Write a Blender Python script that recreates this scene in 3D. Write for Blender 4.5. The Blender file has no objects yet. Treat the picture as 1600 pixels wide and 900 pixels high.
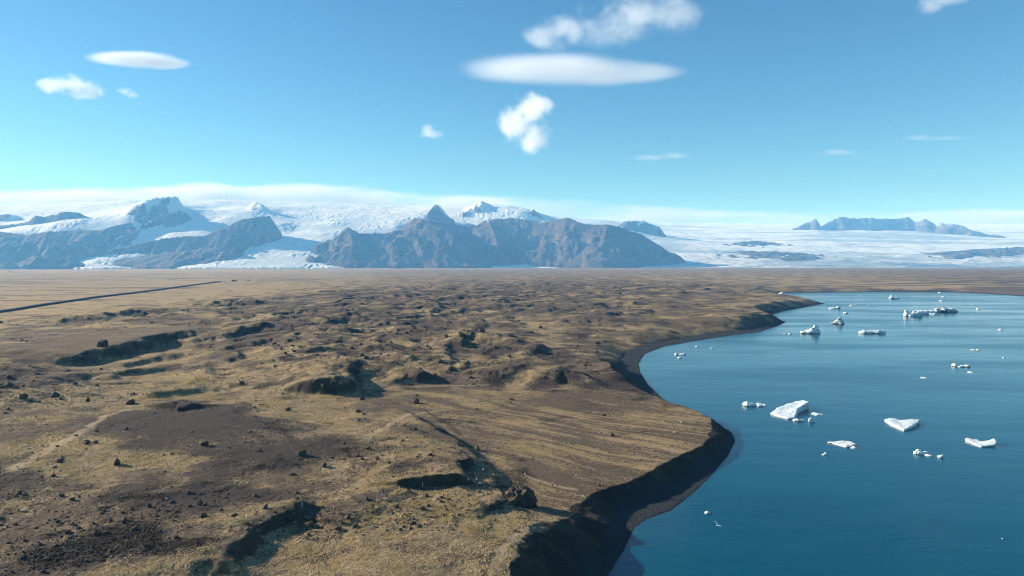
import bpy, bmesh, math, random
import numpy as np
from mathutils import Vector, Matrix

scene = bpy.context.scene
col = scene.collection

# ------------------------------------------------------------------ camera
F = 1067.0            # focal length in pixels of the 1600 px wide photograph
CAM_Z = 80.0          # metres above the lake
PITCH = math.radians(2.04)
cd = bpy.data.cameras.new('camera')
cd.lens = 36.0 * F / 1600.0
cd.sensor_width = 36.0
cd.clip_start = 1.0
cd.clip_end = 80000.0
cam = bpy.data.objects.new('camera', cd)
cam.location = (0, 0, CAM_Z)
cam.rotation_euler = (math.pi / 2 - PITCH, 0, 0)
col.objects.link(cam)
scene.camera = cam

# ------------------------------------------------------------------ sky + sun
SUN_EL = math.radians(20.0)
SUN_AHEAD = math.radians(17.0)        # the sun stands to the left, a little ahead
to_sun = Vector((-math.cos(SUN_AHEAD) * math.cos(SUN_EL), math.sin(SUN_AHEAD) * math.cos(SUN_EL), math.sin(SUN_EL)))
world = bpy.data.worlds.new('World')
scene.world = world
world.use_nodes = True
wn, wl = world.node_tree.nodes, world.node_tree.links
wn.clear()
wo = wn.new('ShaderNodeOutputWorld'); wb = wn.new('ShaderNodeBackground')
sky = wn.new('ShaderNodeTexSky'); sky.sky_type = 'NISHITA'; sky.sun_disc = False
sky.sun_elevation = SUN_EL
sky.sun_rotation = math.atan2(to_sun.x, to_sun.y) % (2 * math.pi)
sky.altitude = 80; sky.air_density = 1.0; sky.dust_density = 0.05; sky.ozone_density = 1.5
hsv = wn.new('ShaderNodeHueSaturation')
hsv.inputs['Hue'].default_value = 0.5; hsv.inputs['Saturation'].default_value = 1.15
wl.new(sky.outputs[0], hsv.inputs['Color'])
tint = wn.new('ShaderNodeMix'); tint.data_type = 'RGBA'; tint.blend_type = 'MULTIPLY'
tint.inputs[0].default_value = 1.0; tint.inputs[7].default_value = (0.575, 0.935, 1.05, 1)
wl.new(hsv.outputs[0], tint.inputs[6]); wl.new(tint.outputs[2], wb.inputs[0]); wl.new(wb.outputs[0], wo.inputs[0])
wb.inputs[1].default_value = 0.056
sd = bpy.data.lights.new('sun', 'SUN')
sd.energy = 5.0; sd.angle = math.radians(0.5); sd.color = (1.0, 0.935, 0.84)
sun = bpy.data.objects.new('sun', sd)
sun.rotation_euler = to_sun.to_track_quat('Z', 'Y').to_euler()
sun.location = (0, 0, 3000)
col.objects.link(sun)
scene.view_settings.view_transform = 'Standard'
scene.view_settings.look = 'None'
scene.view_settings.exposure = 1.28
scene.view_settings.gamma = 1.0
scene.view_settings.use_curve_mapping = False
scene.cycles.volume_bounces = 4
scene.cycles.max_bounces = 8
scene.cycles.transparent_max_bounces = 16
scene.cycles.volume_step_rate = 1.0
scene.cycles.volume_max_steps = 256
scene.cycles.use_denoising = True
scene.cycles.filter_width = 1.0

# ------------------------------------------------------------------ helpers
def ray(px, py):
    px = np.asarray(px, float); py = np.asarray(py, float)
    u = (px - 800.0) / F; v = (450.0 - py) / F
    cp, sp = math.cos(PITCH), math.sin(PITCH)
    return u, cp + v * sp, -sp + v * cp          # direction x, y, z

def at_z(px, py, z):
    dx, dy, dz = ray(px, py)
    t = (np.asarray(z, float) - CAM_Z) / dz
    return dx * t, dy * t

def at_d(px, py, D):
    dx, dy, dz = ray(px, py)
    t = np.asarray(D, float) / dy
    return dx * t, dy * t, CAM_Z + dz * t

RS = np.random.RandomState(7)
PERM = np.tile(RS.permutation(256), 2).astype(np.int32)
_ang = RS.rand(256) * 2 * np.pi
GX, GY = np.cos(_ang).astype(np.float32), np.sin(_ang).astype(np.float32)

def perlin(x, y):
    x0 = np.floor(x); y0 = np.floor(y)
    fx = (x - x0).astype(np.float32); fy = (y - y0).astype(np.float32)
    xi = x0.astype(np.int64) & 255; yi = y0.astype(np.int64) & 255
    xj = (xi + 1) & 255; yj = (yi + 1) & 255
    u = fx * fx * fx * (fx * (fx * 6 - 15) + 10); v = fy * fy * fy * (fy * (fy * 6 - 15) + 10)
    def g(a, b, dx, dy):
        h = PERM[(PERM[a] + b) & 255]
        return GX[h] * dx + GY[h] * dy
    n00 = g(xi, yi, fx, fy); n10 = g(xj, yi, fx - 1, fy)
    n01 = g(xi, yj, fx, fy - 1); n11 = g(xj, yj, fx - 1, fy - 1)
    a = n00 + u * (n10 - n00); b = n01 + u * (n11 - n01)
    return (a + v * (b - a)) * 1.5

def fbm(x, y, wave, octs, seed=0, gain=0.5, ridged=False, spacing=None, rot=0.65):
    out = np.zeros(np.shape(x), np.float32); amp = 1.0
    c, s = math.cos(rot), math.sin(rot)
    px, py = x / wave + seed * 17.31, y / wave - seed * 9.77
    w = wave
    for o in range(octs):
        n = perlin(px, py)
        if ridged: n = 1.0 - 2.0 * np.abs(n)
        if spacing is not None:
            n = n * np.clip(w / (2.0 * spacing) - 0.6, 0, 1)
        out += amp * n
        amp *= gain; w /= 2.0
        px, py = (c * px - s * py) * 2.0 + 3.7, (s * px + c * py) * 2.0 + 1.3
    return out

def sstep(a, b, x):
    t = np.clip((x - a) / (b - a), 0, 1)
    return t * t * (3 - 2 * t)

def seg_dist(x, y, ax, ay, bx, by):
    dx, dy = bx - ax, by - ay
    t = np.clip(((x - ax) * dx + (y - ay) * dy) / (dx * dx + dy * dy + 1e-9), 0, 1)
    qx, qy = x - (ax + t * dx), y - (ay + t * dy)
    return np.sqrt(qx * qx + qy * qy), t, qx, qy

def new_obj(name, me, parent=None):
    o = bpy.data.objects.new(name, me)
    col.objects.link(o)
    if parent is not None: o.parent = parent
    return o

def tag(o, label=None, cat=None, group=None, kind=None):
    if label: o['label'] = label
    if cat: o['category'] = cat
    if group: o['group'] = group
    if kind: o['kind'] = kind
    return o

def grid_obj(name, X, Y, Z, mat, attrs=None, wrap=False):
    nr, nc = X.shape
    me = bpy.data.meshes.new(name)
    co = np.stack([X, Y, Z], -1).reshape(-1, 3).astype(np.float32)
    idx = np.arange(nr * nc).reshape(nr, nc)
    if wrap: idx = np.concatenate([idx, idx[:, :1]], 1)
    q = np.stack([idx[:-1, :-1], idx[:-1, 1:], idx[1:, 1:], idx[1:, :-1]], -1).reshape(-1, 4)
    me.vertices.add(len(co)); me.vertices.foreach_set('co', co.ravel())
    me.loops.add(q.size); me.loops.foreach_set('vertex_index', q.ravel().astype(np.int32))
    me.polygons.add(len(q))
    me.polygons.foreach_set('loop_start', np.arange(0, q.size, 4, dtype=np.int32))
    me.polygons.foreach_set('use_smooth', np.ones(len(q), bool))
    for k, v in (attrs or {}).items():
        a = me.attributes.new(k, 'FLOAT', 'POINT')
        a.data.foreach_set('value', np.asarray(v, np.float32).ravel())
    me.update(calc_edges=True)
    me.materials.append(mat)
    return new_obj(name, me)

class NT:
    """small helper for node trees"""
    def __init__(s, name):
        s.m = bpy.data.materials.new(name); s.m.use_nodes = True
        s.t = s.m.node_tree; s.t.nodes.clear()
        s.out = s.t.nodes.new('ShaderNodeOutputMaterial')
    def n(s, kind, **kw):
        nd = s.t.nodes.new('ShaderNode' + kind)
        for k, v in kw.items(): setattr(nd, k, v)
        return nd
    def set(s, sock, v):
        if hasattr(v, 'is_linked') or isinstance(v, bpy.types.NodeSocket): s.t.links.new(v, sock)
        elif isinstance(v, (tuple, list)) and sock.type == 'RGBA' and len(v) == 3: sock.default_value = (*v, 1)
        else: sock.default_value = v
    def attr(s, name):
        return s.n('Attribute', attribute_name=name).outputs['Fac']
    def coord(s, which='Object'):
        return s.n('TexCoord').outputs[which]
    def mapping(s, vec, scale=(1, 1, 1), loc=(0, 0, 0), rot=(0, 0, 0)):
        nd = s.n('Mapping'); s.set(nd.inputs['Vector'], vec)
        nd.inputs['Scale'].default_value = scale; nd.inputs['Location'].default_value = loc; nd.inputs['Rotation'].default_value = rot
        return nd.outputs[0]
    def noise(s, vec, scale, detail=4, rough=0.55, w=None, dist=0.0):
        nd = s.n('TexNoise')
        if w is not None:
            nd.noise_dimensions = '4D'; nd.inputs['W'].default_value = w
        s.set(nd.inputs['Vector'], vec)
        nd.inputs['Scale'].default_value = scale; nd.inputs['Detail'].default_value = detail
        nd.inputs['Roughness'].default_value = rough; nd.inputs['Distortion'].default_value = dist
        return nd.outputs[0]
    def math(s, op, a, b=0.0, c=0.0, clamp=False):
        nd = s.n('Math', operation=op, use_clamp=clamp)
        for i, v in enumerate((a, b, c)): s.set(nd.inputs[i], v)
        return nd.outputs[0]
    def ramp(s, v, a, b, lo=0.0, hi=1.0, smooth=True):
        nd = s.n('MapRange', interpolation_type='SMOOTHSTEP' if smooth else 'LINEAR')
        s.set(nd.inputs['Value'], v)
        nd.inputs['From Min'].default_value = a; nd.inputs['From Max'].default_value = b
        nd.inputs['To Min'].default_value = lo; nd.inputs['To Max'].default_value = hi
        return nd.outputs[0]
    def mix(s, f, a, b, blend='MIX'):
        nd = s.n('Mix', data_type='RGBA', blend_type=blend)
        s.set(nd.inputs[0], f); s.set(nd.inputs[6], a); s.set(nd.inputs[7], b)
        return nd.outputs[2]
    def bump(s, h, dist, strength=1.0, normal=None):
        nd = s.n('Bump'); s.set(nd.inputs['Height'], h)
        nd.inputs['Distance'].default_value = dist; nd.inputs['Strength'].default_value = strength
        if normal is not None: s.set(nd.inputs['Normal'], normal)
        return nd.outputs[0]
    def bsdf(s, color, rough=0.9, spec=0.2, normal=None, **kw):
        nd = s.n('BsdfPrincipled')
        s.set(nd.inputs['Base Color'], color); s.set(nd.inputs['Roughness'], rough)
        nd.inputs['Specular IOR Level'].default_value = spec
        if normal is not None: s.set(nd.inputs['Normal'], normal)
        for k, v in kw.items(): s.set(nd.inputs[k.replace('_', ' ')], v)
        s.t.links.new(nd.outputs[0], s.out.inputs['Surface'])
        return nd

def simple_mat(name, color, rough=0.8, var=0.25, scale=3.0, spec=0.3, bump=0.0):
    t = NT(name); c = t.coord()
    nz = t.noise(c, scale, 4)
    dark = tuple(v * (1 - var) for v in color); lite = tuple(min(1, v * (1 + var)) for v in color)
    cc = t.mix(t.ramp(nz, 0.3, 0.7), dark, lite)
    t.bsdf(cc, rough, spec, t.bump(nz, bump) if bump else None)
    return t.m

# ------------------------------------------------------------------ ground: control table
# pixel x, pixel y, height, hummocks 0..1.5, yellow grass 0..1, bare purple gravel 0..1
CTRL = [
 # gravel fan by the shore
 (700,620,6.5,.05,.45,.2),(850,640,5,.03,.40,.3),(1000,640,4.2,.03,.35,.4),(1090,660,4.2,.03,.45,.3),(900,700,5,.03,.55,.2),(1000,730,4.6,.03,.45,.4),
 (850,750,6,.08,.40,.4),(790,715,5.5,.04,.55,.2),(600,625,7,.12,.55,.2),(930,770,5.5,.1,.15,.6),
 # moor in front
 (650,680,10.5,.25,.50,.3),(600,720,11.5,.3,.40,.5),(690,740,10.5,.3,.45,.4),(500,800,12,.4,.6,.3),(400,760,12,.3,.55,.4),(300,670,12.5,.12,.08,1.),
 (420,690,12,.15,.2,.9),(360,640,10,.2,.2,.9),(170,665,12.5,.15,.25,.9),(60,690,12.5,.2,.95,.0),(120,640,12,.25,.8,.1),(140,740,13,.25,.9,0.),(230,720,13,.2,.75,.2),(100,800,14,.35,.6,.3),
 (60,870,15,.4,.55,.4),(200,770,14,.4,.3,.7),(200,880,15,.4,.5,.4),(300,800,14,.35,.55,.3),(330,880,14,.3,.8,.1),(440,880,13,.3,.8,.1),(600,880,13.5,.3,.8,.0),(620,800,12,.3,.65,.2),(760,870,12,.3,.7,.1),(800,830,11,.2,.6,.3),
 (880,795,8.5,.1,.35,.5),(740,800,11,.4,.5,.2),(0,640,13,.35,.4,.3),(30,760,14,.4,.5,.5),(560,660,10,.2,.75,.1),
 # hollow and middle ground
 (500,640,8,.2,.7,.2),(300,588,4.5,.15,.75,.15),(200,578,3.5,.1,.75,.1),(400,605,7,.2,.85,.1),(100,535,9,.15,.3,.3),(180,528,9,.12,.3,.3),(260,514,9.5,.15,.35,.3),(340,522,9,.2,.35,.3),(120,570,4.5,.1,.5,.2),(0,560,10,.4,.35,.3),(40,540,10,.3,.35,.3),(0,600,11,.8,.4,.4),(60,620,10,.6,.5,.3),(400,550,10,.7,.5,.3),(480,585,10,.4,.6,.3),
 (600,560,9,.7,.45,.3),(700,560,8,.7,.5,.3),(900,560,7,.5,.4,.4),(950,600,5,.2,.2,.6),(780,590,8,.6,.3,.4),(930,545,6,.4,.4,.4),(1010,535,4,.3,.3,.3),(1060,520,5.5,.4,.3,.3),
 (200,500,12,1.,.4,.3),(350,500,13,1.1,.35,.3),(500,500,14,1.3,.3,.4),(700,480,14,1.4,.25,.4),(700,510,11,1.1,.4,.3),(900,500,12,.9,.25,.4),(830,512,9,.2,.55,.2),(1000,520,7,.5,.3,.3),(1100,490,11,.7,.3,.3),(1180,480,13,.5,.3,.3),
 (400,475,13,1.2,.2,.4),(500,465,14,1.4,.15,.5),(600,457,15,1.5,.15,.5),(850,447,16,1.5,.15,.5),(1100,447,18,1.3,.2,.5),(1250,472,7,.3,.3,.5),(1180,455,14,.7,.3,.4),
 # outwash plain
 (-150,520,6,.3,.5,.3),(0,480,4,.02,1.0,0.),(150,460,4,.02,.95,0.),(300,440,5,.02,.9,.0),(0,450,5,.02,.8,.1),(0,430,8,.02,.85,.1),(400,430,8,.05,.7,.1),(300,460,5,.05,.9,.0),(500,437,9,.2,.45,.2),(600,426,13,.6,.3,.3),(800,423,20,.8,.3,.3),(1100,426,26,.6,.35,.3),
 (1200,440,14,.3,.45,.2),(1300,445,12,.15,.4,.3),(1500,440,22,.2,.3,.3),(1400,426,32,.3,.25,.3),(1600,452,9,.15,.25,.4),(1600,428,32,.3,.25,.3),(1800,450,12,.2,.3,.3),(-200,440,6,.02,.5,.2),
]
CTRL = np.array(CTRL, float)
cx_, cy_ = at_z(CTRL[:, 0], CTRL[:, 1], CTRL[:, 2])
def lp(x, y):
    r = np.sqrt(x * x + y * y) + 1e-6
    return np.arctan2(x, y) * 1.6, np.log(r)
_cu, _cv = lp(cx_, cy_)
_D = np.sqrt((_cu[:, None] - _cu[None]) ** 2 + (_cv[:, None] - _cv[None]) ** 2)
_W = np.linalg.solve(_D + np.eye(len(_cu)) * 0.02, CTRL[:, 2:] - CTRL[:, 2:].mean(0))
def ctrl(x, y):
    u, v = lp(x, y)
    v = np.clip(v, math.log(110), math.log(12000)); u = np.clip(u, -1.4, 1.4)
    out = np.zeros((4,) + x.shape, np.float32)
    for i in range(len(_cu)):
        d = np.sqrt((u - _cu[i]) ** 2 + (v - _cv[i]) ** 2).astype(np.float32)
        for k in range(4): out[k] += np.float32(_W[i, k]) * d
    for k in range(4): out[k] += CTRL[:, 2 + k].mean()
    return out

# shore of the lake: pixel x, pixel y, beach width, bluff width
SHORE = np.array([
 (930,960,3,17),(950,900,3,17),(975,860,3,15),(992,825,6,11),(1010,812,10,7),(1050,797,12,5),(1085,770,11,5),(1110,745,8,5),(1138,712,3,7),(1149,690,2,7),(1144,676,2,7),(1120,661,2,5),
 (1090,648,2,5),(1060,637,4,5),(1035,622,6,7),(1012,600,9,14),(1000,580,10,18),(998,567,14,22),(1008,553,17,26),(1040,541,18,34),(1080,534,18,40),(1130,526,18,45),(1190,518,16,34),(1214,510,9,26),(1228,503,4,16),
 (1214,498,3,20),(1203,492,4,22),(1222,487,6,24),(1255,481,7,26),(1290,474.5,6,24),(1268,470,5,24),(1238,466,8,40),(1218,461,10,50),(1225,457.5,12,60),(1300,457,12,80),(1400,456,12,80),(1480,456,14,90),(1540,459,14,90),(1600,463,14,80),(1700,470,14,80)], float)
sx, sy = at_z(SHORE[:, 0], SHORE[:, 1], 0.0)
LAKE = np.array(list(zip(sx, sy)) + [(2400, sy[-1]), (2400, 20), (sx[0] - 30, 20)])
def shore_field(x, y):
    d = np.full(x.shape, 1e9, np.float32); wb = np.zeros(x.shape, np.float32); wbl = np.zeros(x.shape, np.float32)
    for i in range(len(sx) - 1):
        dd, t, _, _ = seg_dist(x, y, sx[i], sy[i], sx[i + 1], sy[i + 1])
        m = dd < d
        d = np.where(m, dd, d)
        wb = np.where(m, SHORE[i, 2] * (1 - t) + SHORE[i + 1, 2] * t, wb)
        wbl = np.where(m, SHORE[i, 3] * (1 - t) + SHORE[i + 1, 3] * t, wbl)
    ins = np.zeros(x.shape, bool)
    n = len(LAKE)
    for i in range(n):
        x1, y1 = LAKE[i]; x2, y2 = LAKE[(i + 1) % n]
        if y1 == y2: continue
        c = ((y1 > y) != (y2 > y)) & (x < (x2 - x1) * (y - y1) / (y2 - y1) + x1)
        ins ^= c
    for i in range(len(sx) - 1, n):            # the outer sides lie far off, they only close the loop
        pass
    return np.where(ins, -d, d), wb, wbl

# ridges: crest pixels, guess of crest height over the lake, relief, width to the sun, width in the lee
RIDGES = [
 ([(75,575),(80,560),(110,548),(160,538),(200,531),(245,522),(295,519),(325,527),(345,533)],[9,13,16,17,17,17,14,9,6],[1,5,9.5,10.5,10.5,10.5,8,4.5,1],90,14),
 ([(335,528),(358,520),(395,512),(445,508)],15,8,45,12),
 ([(100,501),(150,494),(200,490),(240,487),(290,486)],14,7,50,16),
 ([(0,512),(40,505),(65,499),(90,503)],14,2.5,40,16),
 ([(600,566),(570,568),(545,571),(537,582),(541,600)],14,8,45,9),
 ([(560,569),(600,573),(645,576),(672,584)],13,6,30,9),
 ([(712,538),(716,527),(745,523),(775,527),(805,530),(840,536)],14,8,35,12),
 ([(848,598),(850,586),(875,579),(905,582),(935,589),(955,600)],12,8,40,10),
 ([(780,582),(810,572),(835,573)],12,6,30,20),
 ([(575,549),(600,544),(622,551),(642,562)],13,6,35,10),
 ([(400,508),(425,507),(452,512)],16,5,35,12),
 ([(490,516),(515,510),(538,516)],16,5,30,12),
 ([(590,503),(612,499),(638,504)],16,4,30,14),
 ([(653,479),(668,472),(684,480)],20,9,40,22),
 ([(325,475),(355,471),(385,469),(402,474)],17,8,60,25),
 ([(1150,500),(1165,489),(1185,487),(1205,489),(1222,497)],17,4,60,16),
 ([(1190,472),(1225,468),(1262,470)],12,3.5,60,30),
 ([(1050,505),(1080,508),(1105,515)],14,5,50,14),
 ([(968,562),(974,575),(984,583),(998,592)],9,5,25,8),
 # scarp between the moor and the gravel fan
 ([(738,727),(714,728),(708,740),(714,753)],12,3.5,26,6),
 ([(716,757),(738,768),(770,779),(790,785)],12,1.8,22,5),
 # banks in front
 ([(352,905),(355,870),(363,850),(385,832),(412,815),(440,801),(470,788),(510,782)],16,3.2,20,4.5),
 ([(520,815),(545,803),(570,792),(590,784)],13,1.0,12,5),
 ([(590,783),(615,765),(640,760)],13,.9,12,5),
 ([(255,632),(285,624),(318,632)],13,2.5,20,8),
 ([(540,640),(600,636),(680,636)],9,.8,30,8),
 ([(640,606),(700,604),(770,603)],9,1.0,30,8),
]
SX, SY = -math.cos(SUN_AHEAD), math.sin(SUN_AHEAD)
RW = []
for pts, zc, h, L, w in RIDGES:
    p = np.array(pts, float); rx, ry = at_z(p[:, 0], p[:, 1], np.array(zc, float))
    cum = np.concatenate([[0], np.cumsum(np.hypot(np.diff(rx), np.diff(ry)))]); cum /= cum[-1]
    RW.append((rx, ry, cum, h, L, w))
_rr = random.Random(23)
while len(RW) < len(RIDGES) + 70:                 # more low winding banks of the moraine
    an, di = _rr.uniform(-.66, .12), 1.0 / _rr.uniform(1 / 1500.0, 1 / 400.0)
    px_, py_ = di * math.sin(an), di * math.cos(an)
    if shore_field(np.array([px_]), np.array([py_]))[0][0] < 70: continue
    if -60 < px_ < 150 and 180 < py_ < 440: continue
    if di > 800 and an < -.30: continue           # the open outwash plain
    ln, hd = _rr.uniform(35, 110) * (1 + di / 1500), _rr.uniform(1.1, 2.3)
    n_ = 6; xs, ys = [px_], [py_]
    for _ in range(n_):
        hd += _rr.uniform(-.45, .45); xs.append(xs[-1] + math.cos(hd) * ln / n_); ys.append(ys[-1] + math.sin(hd) * ln / n_)
    rx, ry = np.array(xs), np.array(ys)
    RW.append((rx, ry, np.linspace(0, 1, n_ + 1), _rr.uniform(1.8, 4.2), _rr.uniform(22, 40), _rr.uniform(6, 10)))
def ridges(x, y, wx, wy):
    z = np.zeros(x.shape, np.float32)
    for rx, ry, cum, h, L, w in RW:
        mg = 3 * L
        m = (x > rx.min() - mg) & (x < rx.max() + mg) & (y > ry.min() - mg) & (y < ry.max() + mg)
        if not m.any(): continue
        a, b = x[m] + wx[m] * (1.5 + w * 0.3), y[m] + wy[m] * (1.5 + w * 0.3)
        d = np.full(a.shape, 1e9); tt = np.zeros(a.shape); qx = np.zeros(a.shape); qy = np.zeros(a.shape)
        for i in range(len(rx) - 1):
            dd, t, ex, ey = seg_dist(a, b, rx[i], ry[i], rx[i + 1], ry[i + 1])
            k = dd < d
            d = np.where(k, dd, d); tt = np.where(k, cum[i] + t * (cum[i + 1] - cum[i]), tt)
            qx = np.where(k, ex, qx); qy = np.where(k, ey, qy)
        u = (qx * SX + qy * SY) / (d + 1e-6)
        wid = w + (L - w) * sstep(-0.55, 0.75, u)
        hh = h
        if isinstance(h, list): hh = np.interp(tt, cum, h)
        taper = np.clip(np.minimum(tt, 1 - tt) / 0.16, 0, 1); taper = sstep(0, 1, taper) * (0.92 + 0.3 * wy[m])
        e = d / wid
        z[m] = np.maximum(z[m], (hh * (taper if hh is h else 1.0) * np.exp(-e ** 2 * 1.3)).astype(np.float32)) + 0.0
    return z

FAN = [(668,657),(690,672),(722,688),(748,704),(770,726),(792,742),(812,768),(835,790),(880,800),(930,790),(1000,790),(1110,740),(1150,690),(1130,650),(1050,620),(1000,606),(900,607),(800,604),(700,606),(610,614),(580,628),(620,640)]
_f = np.array(FAN, float); fanx, fany = at_z(_f[:, 0], _f[:, 1], 5.5)
def fan_dist(x, y):
    d = np.full(x.shape, 1e9, np.float32); ins = np.zeros(x.shape, bool); n = len(fanx)
    for i in range(n):
        j = (i + 1) % n
        dd = seg_dist(x, y, fanx[i], fany[i], fanx[j], fany[j])[0]; d = np.minimum(d, dd)
        x1, y1, x2, y2 = fanx[i], fany[i], fanx[j], fany[j]
        ins ^= ((y1 > y) != (y2 > y)) & (x < (x2 - x1) * (y - y1) / (y2 - y1 + 1e-9) + x1)
    return np.where(ins, -d, d)

def ground(x, y, want=False):
    x = np.asarray(x, np.float64); y = np.asarray(y, np.float64)
    r = np.sqrt(x * x + y * y)
    sp = np.maximum(r * 0.00115, np.minimum(0.0055 * r, r * r / 85000 * 0.8)).astype(np.float32)
    c = ctrl(x, y)
    zb, hum, yel, bare = c
    hum = np.clip(hum, 0.0, 1.6)
    wx, wy = fbm(x, y, 24, 4, 3), fbm(x, y, 24, 4, 4)
    rz = ridges(x, y, wx, wy)
    z = zb + rz
    hum = hum * (1 - 0.6 * np.clip(rz / 7.0, 0, 1))
    big = fbm(x + wx * 8, y + wy * 8, 95, 4, 11, 0.5, spacing=sp)
    rid = fbm(x, y, 60, 4, 12, 0.5, ridged=True, spacing=sp)
    rid2 = fbm(x + wx * 14, y * 0.75 + wy * 14, 130, 3, 14, 0.5, ridged=True, spacing=sp)
    gly = fbm(x * 0.9 + wx * 9, y * 0.7, 75, 3, 15, 0.5, ridged=True, spacing=sp)
    hm = np.maximum(big, -0.35) * 1.3 + (rid - 0.5) * 0.8 + sstep(0.45, 1.15, rid2) * 2.7 - sstep(0.7, 1.2, gly) * 1.3 + np.maximum(fbm(x, y * 0.8, 28, 4, 13, 0.55, spacing=sp), -0.2) * 1.2
    z = z + hm * hum * np.interp(r, [150, 420, 650, 1100, 2000], [0.4, 0.95, 1.15, 0.75, 0.9])
    rough = fbm(x, y, 11, 5, 21, 0.55, spacing=sp)
    z = z + rough * (0.10 + 0.85 * np.clip(hum, 0, 1.2)) + fbm(x, y, 2.6, 3, 22, 0.6, spacing=sp) * (0.05 + 0.16 * np.clip(hum, 0, 1))
    z = z + fbm(x, y, 900, 3, 31) * np.clip((r - 1500) / 3000, 0, 1) * 3.0
    fd = fan_dist(x, y) + fbm(x, y, 14, 4, 43) * 2.2
    zf = 5.6 - 0.0085 * (x - 10) + rough * 0.06 + fbm(x * 0.4, y, 6, 3, 44, spacing=sp) * 0.07
    near_scarp = sstep(150, 210, r) * (1 - sstep(330, 420, r)) * (1 - sstep(-10, 25, x))
    wf = 30 - 20 * near_scarp
    z = zf + (z + 1.2 * near_scarp * np.exp(-(fd / 14) ** 2) - zf) * sstep(-1, wf, fd) ** 0.75
    d, wb, wbl = shore_field(x, y)
    jag = fbm(x, y, 16, 4, 41, 0.55, spacing=sp)
    dj = d + jag * np.minimum(2.2, 0.35 * wbl) * sstep(0, 4, np.abs(d) + 1)
    k = np.clip((dj - wb) / wbl, 0, 1) ** 0.8
    beach = np.clip(d, 0, wb + wbl) * 0.07 + 0.12 * np.clip(d, 0, 1) * (1 + rough)
    zl = beach * (1 - k) + np.maximum(z, 1.2) * k
    z = np.where(d > 0, zl, np.maximum(-4.0, d * 0.18 - 0.05))
    if not want: return z
    return z, dict(hum=hum, yel=yel, bare=bare, shore=d, bluff=k, wb=wb, wbl=wbl, sp=sp, x=x, y=y)

def pix_ground(pts):
    """first hit of the pixel rays with the ground -> x, y, z"""
    pts = np.array(pts, float)
    dx, dy, dz = ray(pts[:, 0], pts[:, 1])
    za = np.linspace(26, -0.5, 260)
    t = (za[None] - CAM_Z) / dz[:, None]
    X, Y = dx[:, None] * t, dy[:, None] * t
    Z = ground(X, Y)
    below = za[None] <= Z
    i = np.where(below.any(1), below.argmax(1), len(za) - 1)
    j = np.arange(len(pts))
    return np.stack([X[j, i], Y[j, i], Z[j, i]], -1)

# ------------------------------------------------------------------ ground sheet
th = np.concatenate([np.linspace(-math.pi, -0.80, 60)[:-1], np.linspace(-0.80, 0.80, 1250), np.linspace(0.80, math.pi, 60)[1:-1]])
rows = [8, 20, 40, 60, 80, 100, 115]
while rows[-1] < 9800:
    r = rows[-1]; rows.append(r + max(0.25, min(0.0055 * r, r * r / 85000 * 0.8)))
rr = np.array(rows)
TH, RR = np.meshgrid(th, rr)
GX_, GY_ = RR * np.sin(TH), RR * np.cos(TH)
GZ, info = ground(GX_, GY_, True)

# material weights (what covers the ground; steep also carries painted shade)
x, y, spn = info['x'], info['y'], info['sp']
n1 = fbm(x, y, 70, 5, 51, 0.6, spacing=spn)
n2 = fbm(x, y, 18, 5, 52, 0.6, spacing=spn)
n3 = fbm(x * 0.10 + y * 0.03, y, 60, 5, 53, 0.6)          # long bands across the plain
flat = 1 - sstep(0.04, 0.3, info['hum'])
far = sstep(700, 1500, RR)
# streaks that run down the fan to the shore
fa = math.radians(36); ux, uy = math.cos(fa) * x - math.sin(fa) * y, math.sin(fa) * x + math.cos(fa) * y
streak = fbm(ux * 0.10 + fbm(x, y, 60, 2, 8) * 2, uy + fbm(x, y, 90, 2, 9) * 12, 6.0, 5, 54, 0.55, spacing=spn)
moss = info['yel'] - 0.08 + 0.10 * sstep(300, 500, RR) + 0.22 * sstep(600, 1200, RR) + (n1 * 0.72 + n2 * 0.55) * (1 - 0.4 * sstep(450, 800, RR)) * (1 - 0.75 * flat * (1 - far)) + flat * (far * (n3 * 1.3 - 0.15) + (1 - far) * streak * 0.55)
bare = info['bare'] - 0.25 * sstep(500, 1100, RR) + fbm(x, y, 55, 4, 55, 0.55, spacing=spn) * 0.62 * (1 - 0.8 * flat * (1 - far)) - n2 * 0.15
heath = fbm(x, y, 34, 5, 56, 0.62, spacing=spn) * 1.15 - 0.24 + 0.25 * np.clip(info['hum'] - 0.3, 0, 1)
def blobs(lst):
    out = np.zeros(x.shape, np.float32); wob = n2 * 0.5 + n1 * 0.4
    for px, py, rx, ry in lst:
        X0, Y0 = at_z(px, py, 12.0); a = rx * Y0 / F; b = ry * Y0 * Y0 / (F * 68.0)
        m = (np.abs(x - X0) < 4 * a) & (np.abs(y - Y0) < 4 * b)
        q = ((x[m] - X0) / a) ** 2 + ((y[m] - Y0) / b) ** 2
        out[m] = np.maximum(out[m], np.exp(-q * 0.9) * np.clip(1 + wob[m], 0.2, 1.6))
    return out
heath = heath - 0.3 * flat * (1 - far) + 0.6 * blobs([(735,822,46,20),(772,800,24,12),(738,876,32,13),(505,876,28,13),(25,750,36,10),(25,787,26,8),(250,816,42,8),(150,852,72,13),(70,818,24,7),(482,797,48,9),(470,762,32,7),(660,727,32,7),(615,742,26,7),
    (30,602,26,6),(270,630,36,6),(560,702,42,7),(60,882,40,9),(690,610,60,4),(120,640,30,5),(350,474,44,4),(610,700,30,6),(400,730,26,6),(700,860,24,8),(640,850,20,6)])
bare = bare + 0.6 * blobs([(330,665,130,28),(430,690,90,26),(150,764,60,10),(480,705,50,12),(270,790,40,10),(420,775,60,10)])
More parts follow.
